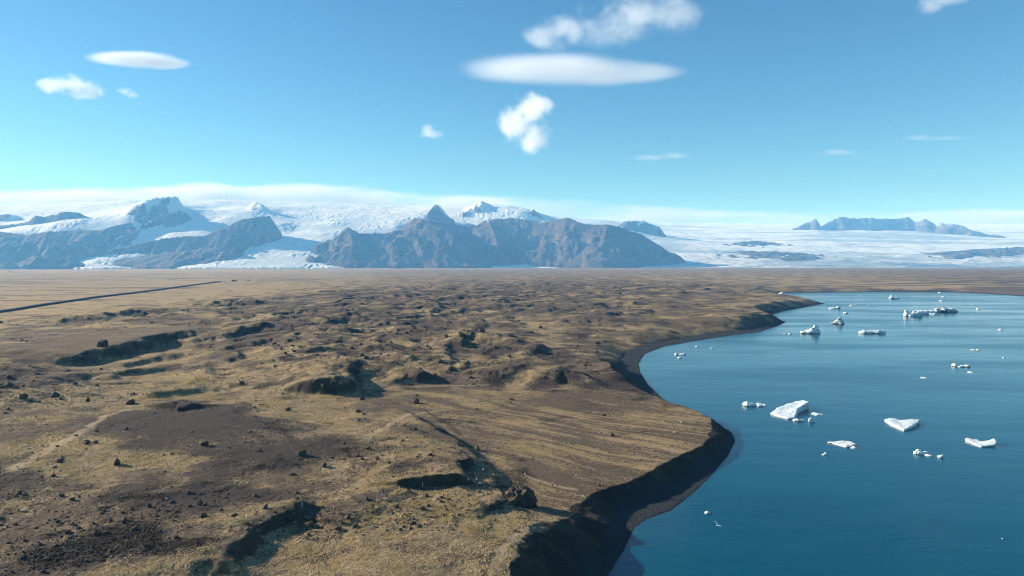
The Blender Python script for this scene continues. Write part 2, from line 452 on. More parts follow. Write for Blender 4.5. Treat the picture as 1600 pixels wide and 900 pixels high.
moss = moss + 0.55 * blobs([(230,732,90,14),(130,700,40,9),(190,756,50,9),(590,762,44,8),(120,860,26,12),(440,860,36,16),(640,840,50,16),(50,660,60,6),(160,612,90,12),(400,600,90,16),(520,640,80,9),(300,570,60,8)])
def trail(pix, wid):
    w = pix_ground(np.array(pix, float)); d = np.full(x.shape, 99.0, np.float32)
    m = (x > w[:, 0].min() - 9) & (x < w[:, 0].max() + 9) & (y > w[:, 1].min() - 9) & (y < w[:, 1].max() + 9)
    dd = np.full(int(m.sum()), 99.0); xa, ya = x[m] + n2[m] * 1.6, y[m] + n1[m] * 1.6
    for i in range(len(w) - 1): dd = np.minimum(dd, seg_dist(xa, ya, w[i, 0], w[i, 1], w[i + 1, 0], w[i + 1, 1])[0])
    d[m] = dd
    return (1 - sstep(wid * 0.35, wid, d)) * np.clip(0.8 + n2 * 0.6, 0, 1)
path = np.maximum.reduce([trail([(20,735),(60,712),(80,700),(105,688),(130,672),(150,662),(165,650),(200,640)], 3.0), trail([(765,895),(778,870),(795,846),(815,830),(850,822)], 1.8), trail([(640,605),(690,603),(760,602)], 2.0),
    trail([(560,690),(610,664),(650,648),(700,640)], 2.0), trail([(820,745),(860,757),(900,765)], 1.5)])
dpath = np.maximum.reduce([trail([(345,905),(345,880),(352,855),(370,835),(400,818),(435,800),(470,789),(520,795),(560,790),(585,778),(610,764),(640,757),(690,750)], 2.4), trail([(660,638),(680,650),(705,668),(722,680)], 1.3)])
beach = 1 - sstep(info['wb'] * 0.9, info['wb'] * 1.1 + np.minimum(info['wbl'] * 0.5, 5.0), info['shore'] + n2 * 2.0)
beach = np.maximum(beach, 0.0)
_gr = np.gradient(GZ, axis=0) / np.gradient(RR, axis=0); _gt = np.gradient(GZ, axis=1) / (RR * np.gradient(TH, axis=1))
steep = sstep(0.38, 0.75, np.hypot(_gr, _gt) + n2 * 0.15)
steep = np.maximum(steep, (info['bluff'] < 0.97) * (info['wbl'] < 20) * (info['shore'] > 0) * 1.0)  # whole bluff face gets the bare gravel with shade in its colour

def ground_mat():
    t = NT('moor_ground'); c = t.coord()
    moss, bare, heath, beach, steep = (t.attr(k) for k in ('moss', 'bare', 'heath', 'beach', 'steep'))
    f1 = t.noise(c, 0.9, 5, 0.65); f2 = t.noise(c, 3.2, 4, 0.6); f3 = t.noise(c, 0.22, 5, 0.6)
    earth = t.mix(t.ramp(f1, 0.3, 0.7), (0.058, 0.043, 0.031), (0.150, 0.111, 0.075))
    purple = t.mix(t.ramp(f2, 0.3, 0.72), (0.036, 0.027, 0.0225), (0.066, 0.049, 0.040))
    earth = t.mix(t.ramp(bare, 0.35, 0.75), earth, purple)
    grass = t.mix(t.ramp(f3, 0.3, 0.7), (0.215, 0.150, 0.062), (0.355, 0.268, 0.158))
    grass = t.mix(t.ramp(t.noise(c, 0.035, 5, 0.6), 0.50, 0.72, 0, 0.8), grass, (0.240, 0.178, 0.046))
    tuft = t.math('ADD', t.math('MULTIPLY', t.math('SUBTRACT', f1, 0.5), 1.9), t.math('MULTIPLY', t.math('SUBTRACT', f2, 0.5), 1.4))
    g = t.math('ADD', moss, tuft)
    g = t.math('SUBTRACT', g, t.math('MULTIPLY', t.ramp(bare, 0.4, 0.9), 0.22))
    col_ = t.mix(t.ramp(g, 0.36, 0.74), earth, grass)
    hm = t.math('ADD', heath, t.math('MULTIPLY', t.math('SUBTRACT', f1, 0.5), 0.8))
    col_ = t.mix(t.ramp(hm, 0.18, 0.62, 0, 0.75), col_, (0.024, 0.020, 0.015))
    spk = t.ramp(t.noise(c, 1.6, 3, 0.6, w=None), 0.63, 0.72)
    col_ = t.mix(t.math('MULTIPLY', spk, 0.85), col_, (0.016, 0.013, 0.011))
    pal = t.ramp(t.noise(t.mapping(c, loc=(31, 7, 0)), 2.4, 3, 0.6), 0.66, 0.74)
    col_ = t.mix(t.math('MULTIPLY', pal, 0.7), col_, (0.30, 0.235, 0.145))
    col_ = t.mix(t.math('MULTIPLY', steep, 0.85), col_, t.mix(t.ramp(f2, 0.3, 0.7), (0.012, 0.010, 0.009), (0.038, 0.031, 0.024)))  # bare dark gravel, painted darker still to deepen the shade on banks
    grav = t.mix(t.ramp(f2, 0.3, 0.7), (0.017, 0.0195, 0.022), (0.050, 0.058, 0.065))
    col_ = t.mix(t.math('MULTIPLY', t.attr('path'), 0.8), col_, t.mix(t.ramp(f2, .3, .7), (0.27, 0.205, 0.125), (0.36, 0.285, 0.185)))
    col_ = t.mix(t.math('MULTIPLY', t.attr('dpath'), 0.8), col_, (0.050, 0.041, 0.036))
    col_ = t.mix(beach, col_, grav)
    b1 = t.bump(t.math('ADD', f1, t.math('MULTIPLY', f2, 0.45)), 0.95)
    t.bsdf(col_, 0.95, 0.1, b1)
    return t.m
M_ground = ground_mat()
g_obj = grid_obj('ground', GX_, GY_, GZ, M_ground, dict(moss=moss, bare=bare, heath=heath, beach=beach, steep=steep, path=path, dpath=dpath), wrap=True)
tag(g_obj, kind='structure')

# ------------------------------------------------------------------ lake
def water_mat():
    t = NT('lake_water'); c = t.coord()
    w1 = t.noise(t.mapping(c, (0.35, 0.8, 1)), 0.55, 4, 0.55)
    w2 = t.noise(t.mapping(c, (0.05, 0.12, 1)), 0.5, 3, 0.5)
    patch = t.noise(t.mapping(c, (0.004, 0.014, 1), rot=(0, 0, 0.2)), 1.0, 4, 0.55)
    nrm = t.bump(w1, 0.055, 1.0, t.bump(w2, 0.26, 0.8))
    base = t.mix(t.ramp(patch, 0.3, 0.7), (0.0002, 0.047, 0.084), (0.0003, 0.060, 0.100))
    t.bsdf(base, t.ramp(patch, 0.35, 0.65, 0.12, 0.24), 0.5, nrm, IOR=1.29)
    return t.m
M_water = water_mat()
bm = bmesh.new()
nx, ny = 40, 40
wx0, wx1, wy0, wy1 = -60, 2300, 10, 2060
vs = [[bm.verts.new((wx0 + (wx1 - wx0) * i / nx, wy0 + (wy1 - wy0) * j / ny, 0)) for i in range(nx + 1)] for j in range(ny + 1)]
for j in range(ny):
    for i in range(nx): bm.faces.new((vs[j][i], vs[j][i + 1], vs[j + 1][i + 1], vs[j + 1][i]))
me = bpy.data.meshes.new('lake_water'); bm.to_mesh(me); bm.free(); me.materials.append(M_water)
tag(new_obj('lake_water', me), kind='structure')

# ------------------------------------------------------------------ mountains and glaciers
def P3(lst):
    a = np.array(lst, float); X, Y, Z = at_d(a[:, 0], a[:, 1], a[:, 2] * 1000.0)
    return X, Y, Z
# rock crests: list of (px, py, distance km), steepness, tag
ROCK = [
 # left massif: (crest points, slope to the front, slope to the sides relative to it)
 ([(-120,350,10.9),(-40,345,10.9),(0,351,10.9),(37,347,10.9),(57,335,10.9),(69,338,10.9),(97,330,10.9),(125,331,10.9),(150,343,10.9),(172,349,10.8),(195,337,10.8)],1.7,1.2),
 ([(195,338,10.8),(221,316,10.9),(240,308,11.0),(277,306,11.1),(281,314,11.1)],1.6,1.5),
 ([(-30,336,11.6),(15,334,11.6),(32,338,11.6)],1.0,1.0),
 ([(-120,366,10.35),(-60,364,10.35),(0,362,10.4),(37,366,10.35),(75,362,10.35),(120,359,10.4),(160,359,10.42),(180,352,10.55),(205,347,10.65)],.70,1.6),
 ([(75,362,10.35),(60,395,9.8)],.60,1.0),
 ([(165,358,10.42),(125,385,9.95),(95,404,9.65)],.66,1.5),
 ([(0,362,10.4),(-10,385,10.0),(-20,405,9.65)],.60,1.0),
 # hill between the two left glacier arms
 ([(158,398,9.9),(175,389,9.95),(250,373,10.1),(287,368,10.2),(315,369,10.2),(350,355,10.25),(375,343,10.3),(400,339,10.35),(421,337,10.4)],.98,2.8),
 ([(190,404,9.68),(240,397,9.72),(300,391,9.76),(352,384,9.88)],.40,1.4),
 ([(375,345,10.3),(360,368,9.98),(335,388,9.8)],1.05,1.6),
 ([(400,339,10.35),(408,360,10.08),(402,375,9.95)],1.0,2.6),
 ([(386,324,12.0),(400,314,12.0),(411,320,11.9),(425,331,11.8)],1.0,1.0),
 # central mountain, crest
 ([(486,416,9.75),(505,391,9.95),(532,365,10.08),(544,355,10.05),(560,364,10.25),(595,365,10.5),(620,360,10.5),(632,352,10.45),(647,341,10.35),(660,342,10.2),(675,346,10.3),(700,350,10.6),(725,352,10.75),(745,351,10.75),(762,342,10.7),(787,342,10.7),(800,340,10.7),(832,345,10.6),(860,346,10.45),(875,342,10.35),(887,340,10.25),(900,345,10.15),(917,351,10.05),(950,350,9.9),(975,356,9.9),(1000,365,9.9),(1018,375,9.9),(1034,385,9.9),(1046,398,9.95)],.90,1.15),
 ([(544,355,10.05),(552,378,9.65),(548,395,9.42),(560,413,9.2)],.78,1.0),
 ([(660,342,10.2),(690,354,10.0),(703,364,9.82),(692,385,9.5),(702,412,9.2)],.72,.9),
 ([(762,342,10.7),(772,362,10.25),(778,385,9.85)],.78,1.0),
 ([(950,350,9.9),(944,372,9.6),(938,392,9.35),(948,412,9.15)],.72,.9),
 # peaks behind
 ([(664,344,11.3),(673,326,11.4),(680,318,11.5),(688,321,11.5),(696,331,11.5),(701,345,11.4)],1.3,1.0),
 ([(728,324,12.2),(745,316,12.2),(753,313,12.2),(768,320,12.2)],.8,1.0),
 ([(826,329,11.9),(833,326,11.9),(845,337,11.8),(857,348,11.7)],1.3,1.2),
 ([(966,352,13.2),(976,344,13.2),(1005,343,13.2),(1014,348,13.2),(1030,354,13.1),(1040,367,13.0)],1.2,1.2),
 # long nunatak on the right
 ([(1232,361,15.6),(1255,350,15.6),(1274,342,15.6)],1.3,1.3),
 ([(1284,353,15.6),(1300,343,15.7),(1315,338,15.7),(1340,341,15.7),(1365,340,15.7),(1385,341,15.7),(1405,340,15.7),(1419,339,15.7),(1430,346,15.6)],1.3,1.3),
 ([(1430,347,15.6),(1446,340,15.5),(1458,349,15.4),(1464,354,15.3),(1472,346,15.2),(1482,350,15.1),(1497,351,15.0),(1515,358,14.8),(1540,365,14.6),(1570,370,14.4)],1.1,1.3),
 # low moraine hills in front of the right glacier
 ([(1150,379,12.4),(1180,376,12.6),(1225,381,12.5)],.30,1.0),([(1120,396,10.9),(1170,392,11.0),(1235,395,10.9)],.22,1.0),
 ([(1470,394,11.0),(1540,389,11.4),(1620,385,11.6)],.22,1.0),
]
ICE = [
 (205,325,10.95),(190,335,10.9),(175,342,10.8),(214,321,10.98),(50,357,10.6),(85,350,10.62),(120,347,10.65),(150,349,10.65),(30,362,10.55),(60,385,10.15),(120,385,10.15),(0,385,10.15),(-60,385,10.15),
 (300,338,11.3),(260,362,10.65),(300,348,11.0),(345,352,10.9),(440,350,11.2),(440,372,10.5),(430,380,10.05),(420,394,9.75),
 (-150,325,13.2),(0,324,13.2),(100,319,13.2),(200,314,13.2),(300,315,13.2),(345,315,13.2),(400,318,13.2),(450,321,13.0),(500,322,13.0),(560,324,13.0),(640,326,12.8),(690,324,12.6),(720,322,12.5),(745,320,12.6),(775,320,12.4),(800,322,12.2),(825,328,12.0),
 (710,338,11.8),(780,338,11.7),(820,343,11.6),(870,347,13),(900,344,14),(950,345,14.5),(965,350,13.8),(930,352,12.8),
 (40,340,11.9),(130,336,12.0),(200,327,11.5),(150,334,11.4),(212,320,11.15),(180,331,11.3),(228,313,11.25),(245,311,11.6),(110,338,11.4),
 (320,328,12.2),(370,333,11.6),(405,325,12.0),(440,332,12.2),(500,333,12.2),(560,336,12.0),(640,338,11.9),(480,345,11.6),(520,350,11.3),(570,352,11.3),(620,352,11.2),(590,362,11.0),(460,362,11.0),(500,366,10.7),(430,366,10.8),
 (450,378,10.4),(490,380,10.2),(400,385,9.9),(375,392,9.8),(450,392,9.8),(480,396,9.75),(350,399,9.6),(300,413,9.4),(400,402,9.5),(450,407,9.4),(290,414,9.25),(380,415,9.15),(440,416,9.1),(485,418,9.1),(420,422,8.95),(280,421,8.95),
 (330,345,11.2),(350,340,11.3),(290,350,10.85),(320,358,10.6),(240,366,10.5),(270,364,10.5),(215,378,10.3),(190,386,10.15),(158,398,9.85),(150,408,9.6),(250,400,9.85),(220,413,9.6),(280,402,9.85),(172,413,9.5),(200,417,9.4),(150,420,9.2),(240,418,9.35),(100,416,9.6),
 (50,420,9.3),(100,420,9.4),(0,420,9.4),(-100,420,9.4),(600,421,9.2),(700,421,9.2),(800,421,9.2),(900,421,9.2),(50,405,10.1),(100,400,10.1),(0,405,10.1),(260,412,9.5),(300,402,9.8),
 (650,400,10.4),(750,400,10.4),(850,400,10.3),(560,395,10.1),(940,390,10.4),(800,375,11.0),(700,375,11.0),(900,370,11.2),
 (980,372,12.2),(1000,360,15),(1060,356,16.5),(1100,353,18),(1200,351,18.5),(1300,350,19),(1450,352,19),(1530,353,19),(1600,350,19.5),(1700,350,19.5),
 (1040,368,14),(1100,366,14.5),(1200,362,15),(1300,361,15.2),(1400,362,15),(1500,370,14.4),(1600,366,15.5),(1700,366,15.5),
 (1050,390,11.2),(1080,382,12),(1140,384,12),(1200,384,12.2),(1300,380,12.6),(1400,384,12.5),(1500,384,12.8),(1600,380,13.2),(1700,380,13.2),
 (1010,405,10.2),(1080,400,10.4),(1150,399,10.6),(1250,398,10.8),(1400,399,10.8),(1550,400,10.8),(1700,398,11.0),
 (960,417,9.45),(1050,415,9.5),(1150,413,9.6),(1250,411,9.7),(1400,411,9.8),(1550,411,9.8),(1700,411,9.8),(1000,420,9.1),(1200,419,9.1),(1400,418,9.1),(1600,418,9.1),
]
m_th = np.linspace(-0.80, 0.80, 1250)
m_r = [8800.0]
while m_r[-1] < 20200: m_r.append(m_r[-1] * 1.0022)
MTH, MD = np.meshgrid(np.tan(m_th), np.array(m_r))
MX, MY = MD * MTH, MD.copy()
icx, icy, icz = P3(ICE)
_iD = np.hypot(icx[:, None] - icx[None], icy[:, None] - icy[None]) / 1000.0
_iW = np.linalg.solve(_iD + np.eye(len(icx)) * 0.004, icz - icz.mean())
IZ = np.full(MX.shape, icz.mean(), np.float32)
for i in range(len(icx)):
    IZ += np.float32(_iW[i]) * (np.hypot(MX - icx[i], MY - icy[i]) / 1000.0).astype(np.float32)
msp = np.full(MX.shape, 22.0, np.float32)
# rock
wx, wy = fbm(MX, MY, 700, 4, 61), fbm(MX, MY, 700, 4, 62)
RZ = np.full(MX.shape, -200.0, np.float32); RD = np.full(MX.shape, 9e9, np.float32)
for pts, k, ax in ROCK:
    X, Y, Z = P3(pts)
    mg = 2600
    m = (MX > X.min() - mg) & (MX < X.max() + mg) & (MY > Y.min() - mg) & (MY < Y.max() + mg)
    a, b = MX[m], MY[m]
    best = np.full(a.shape, -200.0); bd = np.full(a.shape, 9e9)
    for i in range(len(X) - 1):
        d0, t, ex, ey = seg_dist(a, b, X[i], Y[i], X[i + 1], Y[i + 1])
        d = np.hypot(ex * ax, ey)
        zc = Z[i] + t * (Z[i + 1] - Z[i])
        dw = d * (1 + 0.28 * wx[m])
        h = zc - k * dw * (1 + 0.25 * np.exp(-dw / 120.0)) + k * 90 * (k > .5) * sstep(250, 1000, dw)
        bd = np.where(h > best, d, bd); best = np.maximum(best, h)
    old = RZ[m]
    RD[m] = np.where(best > old, bd, RD[m]); RZ[m] = np.maximum(old, best)
gul = fbm(MX + wx * 60, MY * 0.55, 330, 5, 63, 0.55, ridged=True)
gul2 = fbm(MX, MY, 150, 4, 64, 0.55, spacing=msp)
ga = np.clip(RD / 350.0, np.where(MD > 13500, 0.45, 0.10), 1.0) * np.clip((RZ - 30) / 200.0, 0, 1)
RZ = RZ + (gul - 0.55) * 50 * ga + gul2 * 26 * np.clip(ga + 0.25, 0, 1) + (fbm(MX, MY * 0.25, 120, 3, 66, 0.55, ridged=True, spacing=msp) - 0.4) * 15 * np.clip(RD / 150, 0.15, 1) * np.clip((RZ - 60) / 200, 0, 1)
PLAIN = 26.0
foot = 30 + fbm(MX, MY, 500, 3, 65) * 10
RZ = np.where(RZ < foot, -40, RZ)
# ice roughness: crevassed falls and lower tongues
slope = np.hypot(*np.gradient(IZ)[::-1]) if False else None
gy, gx = np.gradient(IZ); dD = np.gradient(MD)[0]; dX = np.gradient(MX)[1]
sl = np.hypot(gy / dD, gx / dX)
crev = fbm(MX, MY * 0.7, 85, 3, 71, 0.6, ridged=True, spacing=np.full(MX.shape, 14.0, np.float32))
fall = sstep(0.10, 0.30, sl)
cl = sstep(-0.2, 0.5, fbm(MX, MY, 520, 4, 76, 0.6))
IZ2 = IZ + (crev - 0.4) * (1.0 + 8.0 * fall * cl) + fbm(MX, MY, 800, 6, 72, 0.55, spacing=msp) * 13 * np.clip((IZ - 60) / 200, 0, 1)
IZ2 = IZ2 + sstep(1500, 3500, MX) * (1 - sstep(10600, 12500, MD)) * (fbm(MX * 0.6, MY, 330, 5, 79, 0.6, spacing=msp)) * 16
IZ2 = np.where(IZ2 < 22, -60, IZ2)
snow_n = fbm(MX, MY, 320, 5, 73, 0.6)
ry_, rx_ = np.gradient(RZ); rsl = np.hypot(ry_ / dD, rx_ / dX)
snow = sstep(0.0, 0.35, (RZ - 830) / 260.0 + snow_n * 1.0 - (np.clip(rsl, 0, 2) - 0.9) * 0.35)
snow *= (MD > 10450) * (1 - sstep(2000, 3500, MX) * 0.8)
snow = snow * 0.9
right = sstep(1000, 3000, MX)
deb = right * (1 - sstep(10100, 11000, MD + fbm(MX, MY, 900, 5, 74, 0.6) * 900))
band = fbm(MX * 0.25 + MY * 0.05, MY, 420, 4, 75, 0.6)
deb = np.clip(deb * 0.45 + right * sstep(0.35, 0.75, band) * 0.55 * sstep(9000, 13000, MD) * (MD < 15000), 0, 1)

grey = right * (1 - sstep(10400, 12600, MD)) * (0.50 + fbm(MX * 0.4, MY, 700, 5, 77, 0.6) * 1.1) + right * sstep(0.1, 0.5, fbm(MX * 0.12, MY, 700, 4, 78, 0.6)) * 0.7 * sstep(11500, 12500, MD) * (MD < 17500) + right * 0.12
grey = np.clip(grey + 0.35 * fall * (1 - right), 0, 0.85)
def rock_mat():
    t = NT('mountain_rock'); c = t.coord()
    a = t.noise(c, 0.004, 6, 0.62); b = t.noise(t.mapping(c, (0.5, 0.5, 3.0)), 0.012, 5, 0.6)
    cc = t.mix(t.ramp(a, 0.3, 0.7), (0.032, 0.027, 0.024), (0.085, 0.066, 0.049))
    cc = t.mix(t.ramp(b, 0.45, 0.75, 0, 0.6), cc, (0.120, 0.092, 0.065))
    cc = t.mix(t.attr('snow'), cc, (0.60, 0.63, 0.66))
    t.bsdf(cc, 0.95, 0.1, t.bump(t.math('ADD', a, b), 40.0))
    return t.m
def ice_mat():
    t = NT('glacier_ice'); c = t.coord()
    a = t.noise(t.mapping(c, (1, 1.4, 1)), 0.016, 5, 0.65); b = t.noise(c, 0.003, 5, 0.6)
    cc = t.mix(t.ramp(b, 0.3, 0.7), (0.46, 0.53, 0.58), (0.62, 0.64, 0.66))
    gz = t.ramp(t.math('ADD', t.attr('grey'), t.math('MULTIPLY', t.math('SUBTRACT', a, 0.5), 1.6)), 0.2, 0.8)
    cc = t.mix(gz, cc, (0.30, 0.36, 0.40))
    dn = t.math('ADD', t.attr('debris'), t.math('MULTIPLY', t.math('SUBTRACT', a, 0.5), 0.8))
    dm = t.math('MULTIPLY', t.ramp(dn, 0.25, 0.8), t.ramp(t.attr('debris'), 0.0, 0.15))
    cc = t.mix(dm, cc, (0.12, 0.115, 0.11))
    t.bsdf(cc, 0.75, 0.2, t.bump(a, 8.0))
    return t.m
tag(grid_obj('mountain_range', MX, MY, RZ, rock_mat(), dict(snow=snow)), kind='structure')
tag(grid_obj('glacier', MX, MY, IZ2, ice_mat(), dict(debris=deb, grey=grey)), kind='structure')

# ------------------------------------------------------------------ haze
def box_mesh(name, lo, hi):
    bm = bmesh.new(); bmesh.ops.create_cube(bm, size=1.0)
    for v in bm.verts:
        v.co = Vector([lo[i] if v.co[i] < 0 else hi[i] for i in range(3)])
    me = bpy.data.meshes.new(name); bm.to_mesh(me); bm.free(); return me
hz = NT('haze_air')
pv = hz.n('VolumePrincipled')
pv.inputs['Color'].default_value = (0.17, 0.50, 1.0, 1)
pv.inputs['Absorption Color'].default_value = (1, 1, 1, 1)
pv.inputs['Density'].default_value = 5.2e-5
pv.inputs['Anisotropy'].default_value = 0.0
hz.t.links.new(pv.outputs[0], hz.out.inputs['Volume'])
me = box_mesh('haze', (-22000, -10500, -70), (22000, 20600, 1345)); me.materials.append(hz.m)
tag(new_obj('haze', me), kind='stuff')

# ------------------------------------------------------------------ clouds
def cloud_mat(name, lobes, dens, nscale, namp, edge, seed, stretch=(1, 1, 1), detail=5):
    t = NT(name); c = t.coord()
    nz = t.noise(t.mapping(c, stretch), nscale, detail, 0.58, w=seed, dist=0.25)
    best = None
    for (lx, lz, rx, rz) in lobes:
        m = t.n('Mapping', vector_type='TEXTURE'); t.set(m.inputs['Vector'], c)
        m.inputs['Location'].default_value = (lx, 0, lz); m.inputs['Scale'].default_value = (rx, 0.85, rz)
        ln = t.n('VectorMath', operation='LENGTH'); t.set(ln.inputs[0], m.outputs[0])
        v = t.math('SUBTRACT', 1.0, ln.outputs['Value'])
        best = v if best is None else t.math('SMOOTH_MAX', best, v, 0.15)
    val = t.math('ADD', best, t.math('MULTIPLY', t.math('SUBTRACT', nz, 0.5), namp))
    ln = t.n('VectorMath', operation='LENGTH'); t.set(ln.inputs[0], c)
    lim = t.ramp(ln.outputs['Value'], 0.86, 1.0, 1.0, 0.0)
    d = t.math('MULTIPLY', t.math('MULTIPLY', t.ramp(val, 0.0, edge), lim), dens)
    pv = t.n('VolumePrincipled')
    pv.inputs['Color'].default_value = (0.90, 0.905, 0.91, 1); pv.inputs['Anisotropy'].default_value = 0.1
    t.set(pv.inputs['Density'], d)
    t.t.links.new(pv.outputs[0], t.out.inputs['Volume'])
    return t.m
def cloud(name, label, px, py, w, h, D, lobes=((0, 0, .85, .8),), tau=6.0, nscale=2.0, namp=0.9, edge=0.35, stretch=(1, 1, 1), seed=1.0, detail=5):
    X, Y, Z = at_d(px, py, D * 1000.0)
    k = D * 1000.0 / F
    rx, rz = w * k / 2, h * k / 2; ry = max(rz * 1.2, rx * 0.35)
    bm = bmesh.new(); bmesh.ops.create_icosphere(bm, subdivisions=3, radius=1.0)
    me = bpy.data.meshes.new(name); bm.to_mesh(me); bm.free()
    o = new_obj(name, me); o.location = (float(X), float(Y), float(Z)); o.scale = (rx, ry, rz)
    me.materials.append(cloud_mat(name + '_vapour', lobes, tau / ry, nscale, namp, edge, seed, stretch, detail))
    return tag(o, label, 'cloud', 'separate clouds in the blue sky')
cloud('lenticular_cloud', 'largest smooth white lens-shaped cloud, high above the central mountain', 888, 109, 400, 62, 11,
      ((-.30, .02, .62, .74), (-.02, .02, .66, .80), (.30, -.16, .62, .58), (.55, -.16, .44, .34)), 1.5, 1.8, .42, .75, (1, 1, .35), 1.3, 5)
cloud('lenticular_cloud', 'small smooth white lens-shaped cloud above the left snowfields', 212, 94, 190, 38, 11,
      ((-.22, .14, .66, .60), (.05, .05, .74, .72), (.42, -.22, .52, .52)), 1.8, 1.8, .42, .7, (1, 1, .35), 2.7, 5)
cloud('cumulus_cloud', 'ragged torn white cloud streak directly above the largest lens-shaped cloud', 955, 36, 310, 120, 11,
      ((-.70, -.42, .26, .34), (-.38, -.12, .40, .30), (-.02, -.22, .34, .34), (.22, .15, .42, .60), (.62, .25, .34, .42)), 0.95, 3.8, 3.4, 1.1, (1, .6, .5), 4.1, 10)
cloud('cumulus_cloud', 'bright white puffy cloud with a hooked top below the largest lens-shaped cloud', 824, 193, 112, 104, 11,
      ((-.35, -.02, .58, .46), (.05, .35, .46, .50), (.42, .62, .44, .30), (.18, -.45, .46, .54)), 1.9, 3.0, 2.8, .95, (1, 1, .9), 5.6, 10)
cloud('cumulus_cloud', 'small tattered white cloud below the small lens-shaped cloud', 112, 136, 116, 50, 11,
      ((-.55, .05, .46, .55), (-.05, .15, .48, .6), (.35, -.25, .54, .6)), 1.5, 3.2, 2.7, 1.0, (1, 1, .6), 6.2, 9)
cloud('cumulus_cloud', 'tiny faint white cloud puff right of the small tattered cloud', 200, 145, 42, 22, 11,
      ((-.3, .2, .6, .6), (.3, -.2, .6, .6)), .5, 2.8, 2.2, 1., (1, 1, .6), 7.7)
cloud('cumulus_cloud', 'tiny pale cloud puff alone in the sky left of the hooked cloud', 671, 206, 52, 30, 11,
      ((-.1, .1, .5, .8), (.15, -.25, .85, .55)), .7, 2.6, 2., 1., (1, 1, .7), 8.9)
cloud('cloud_wisp', 'faint pinkish grey flat cloud wisp low over the central mountain ridge', 1034, 245, 120, 24, 13,
      ((-.3, -.1, .6, .5), (.3, .15, .55, .5)), .26, 2.4, 1.6, .9, (1, 1, .4), 9.4)
cloud('cloud_wisp', 'faint grey flat cloud wisp nearest above the long dark ridge standing in the right glacier', 1310, 238, 92, 20, 13,
      ((0, 0, .8, .6),), .20, 2.4, 1.6, .9, (1, 1, .4), 10.2)
cloud('cloud_wisp', 'thin grey cloud streak higher up, right of the other wisps', 1455, 216, 150, 20, 13,
      ((-.3, 0, .5, .55), (.3, 0, .65, .3)), .17, 2.4, 1.6, .9, (1, 1, .4), 11.9)
cloud('cloud_wisp', 'pale cloud scrap cut by the top edge at the upper right corner', 1478, 5, 110, 52, 11,
      ((-.4, -.1, .4, .6), (.2, .3, .6, .45)), .7, 2.8, 2.2, 1., (1, 1, .6), 12.4)

def cloud_bank():
    D0, D1 = 20700.0, 23000.0
    x0, x1, z0, z1 = -18500.0, 18500.0, 1350.0, 3000.0
    t = NT('cloud_bank_vapour'); c = t.coord()                  # object coordinates in metres
    sp = t.n('SeparateXYZ'); t.set(sp.inputs[0], c)
    u = t.math('DIVIDE', t.math('SUBTRACT', sp.outputs[0], x0), x1 - x0)
    tops = [(-60, 302), (0, 300), (100, 295), (200, 290), (270, 289), (330, 284), (380, 288), (470, 285), (560, 286), (600, 293), (650, 299), (700, 305), (850, 309), (950, 318), (1100, 325), (1250, 328), (1400, 330), (1500, 327), (1600, 327), (1660, 327)]
    fc = t.n('FloatCurve'); t.set(fc.inputs['Value'], u)
    cv = fc.mapping.curves[0]
    Dm = 21500.0
    ptl = []
    for px, py in tops:
        X, Y, Z = at_d(px, py, Dm)
        ptl.append(((X - x0) / (x1 - x0), (Z - z0) / (z1 - z0)))
    cv.points[0].location = (0.0, ptl[0][1]); cv.points[1].location = (1.0, ptl[-1][1])
    for p in ptl: cv.points.new(*p)
    fc.mapping.update()
    w = t.math('DIVIDE', t.math('SUBTRACT', sp.outputs[2], z0), z1 - z0)
    nz = t.noise(t.mapping(c, (0.00036, 0.0004, 0.0014)), 1.0, 5, 0.55, w=3.3, dist=0.2)
    n2 = t.noise(t.mapping(c, (0.00009, 0.00009, 0.0005)), 1.0, 3, 0.5, w=9.3)
    top = t.math('SUBTRACT', fc.outputs[0], w)
    top = t.math('ADD', top, t.math('MULTIPLY', t.math('SUBTRACT', nz, 0.5), 0.16))
    a = t.ramp(top, 0.0, 0.07)
    body = t.ramp(nz, 0.40, 0.60, 0.10, 1.0)
    yy = t.math('DIVIDE', t.math('SUBTRACT', sp.outputs[1], D0), D1 - D0)
    ends = t.math('MULTIPLY', t.ramp(yy, 0.0, 0.25), t.ramp(yy, 0.75, 1.0, 1.0, 0.0))
    xr = t.ramp(u, 0.48, 0.66, 1.0, 0.62)                        # thinner to the right
    d = t.math('MULTIPLY', t.math('MULTIPLY', a, body), t.math('MULTIPLY', t.math('MULTIPLY', ends, xr), 0.0013))
    pv = t.n('VolumePrincipled'); pv.inputs['Color'].default_value = (0.76, 0.78, 0.81, 1); pv.inputs['Anisotropy'].default_value = 0.1
    t.set(pv.inputs['Density'], d); t.t.links.new(pv.outputs[0], t.out.inputs['Volume'])
    me = box_mesh('cloud_bank', (x0, D0, z0), (x1, D1, z1)); me.materials.append(t.m)
    tag(new_obj('cloud_bank', me), 'long white cloud bank lying along the ice cap behind the mountains', 'cloud bank')
cloud_bank()

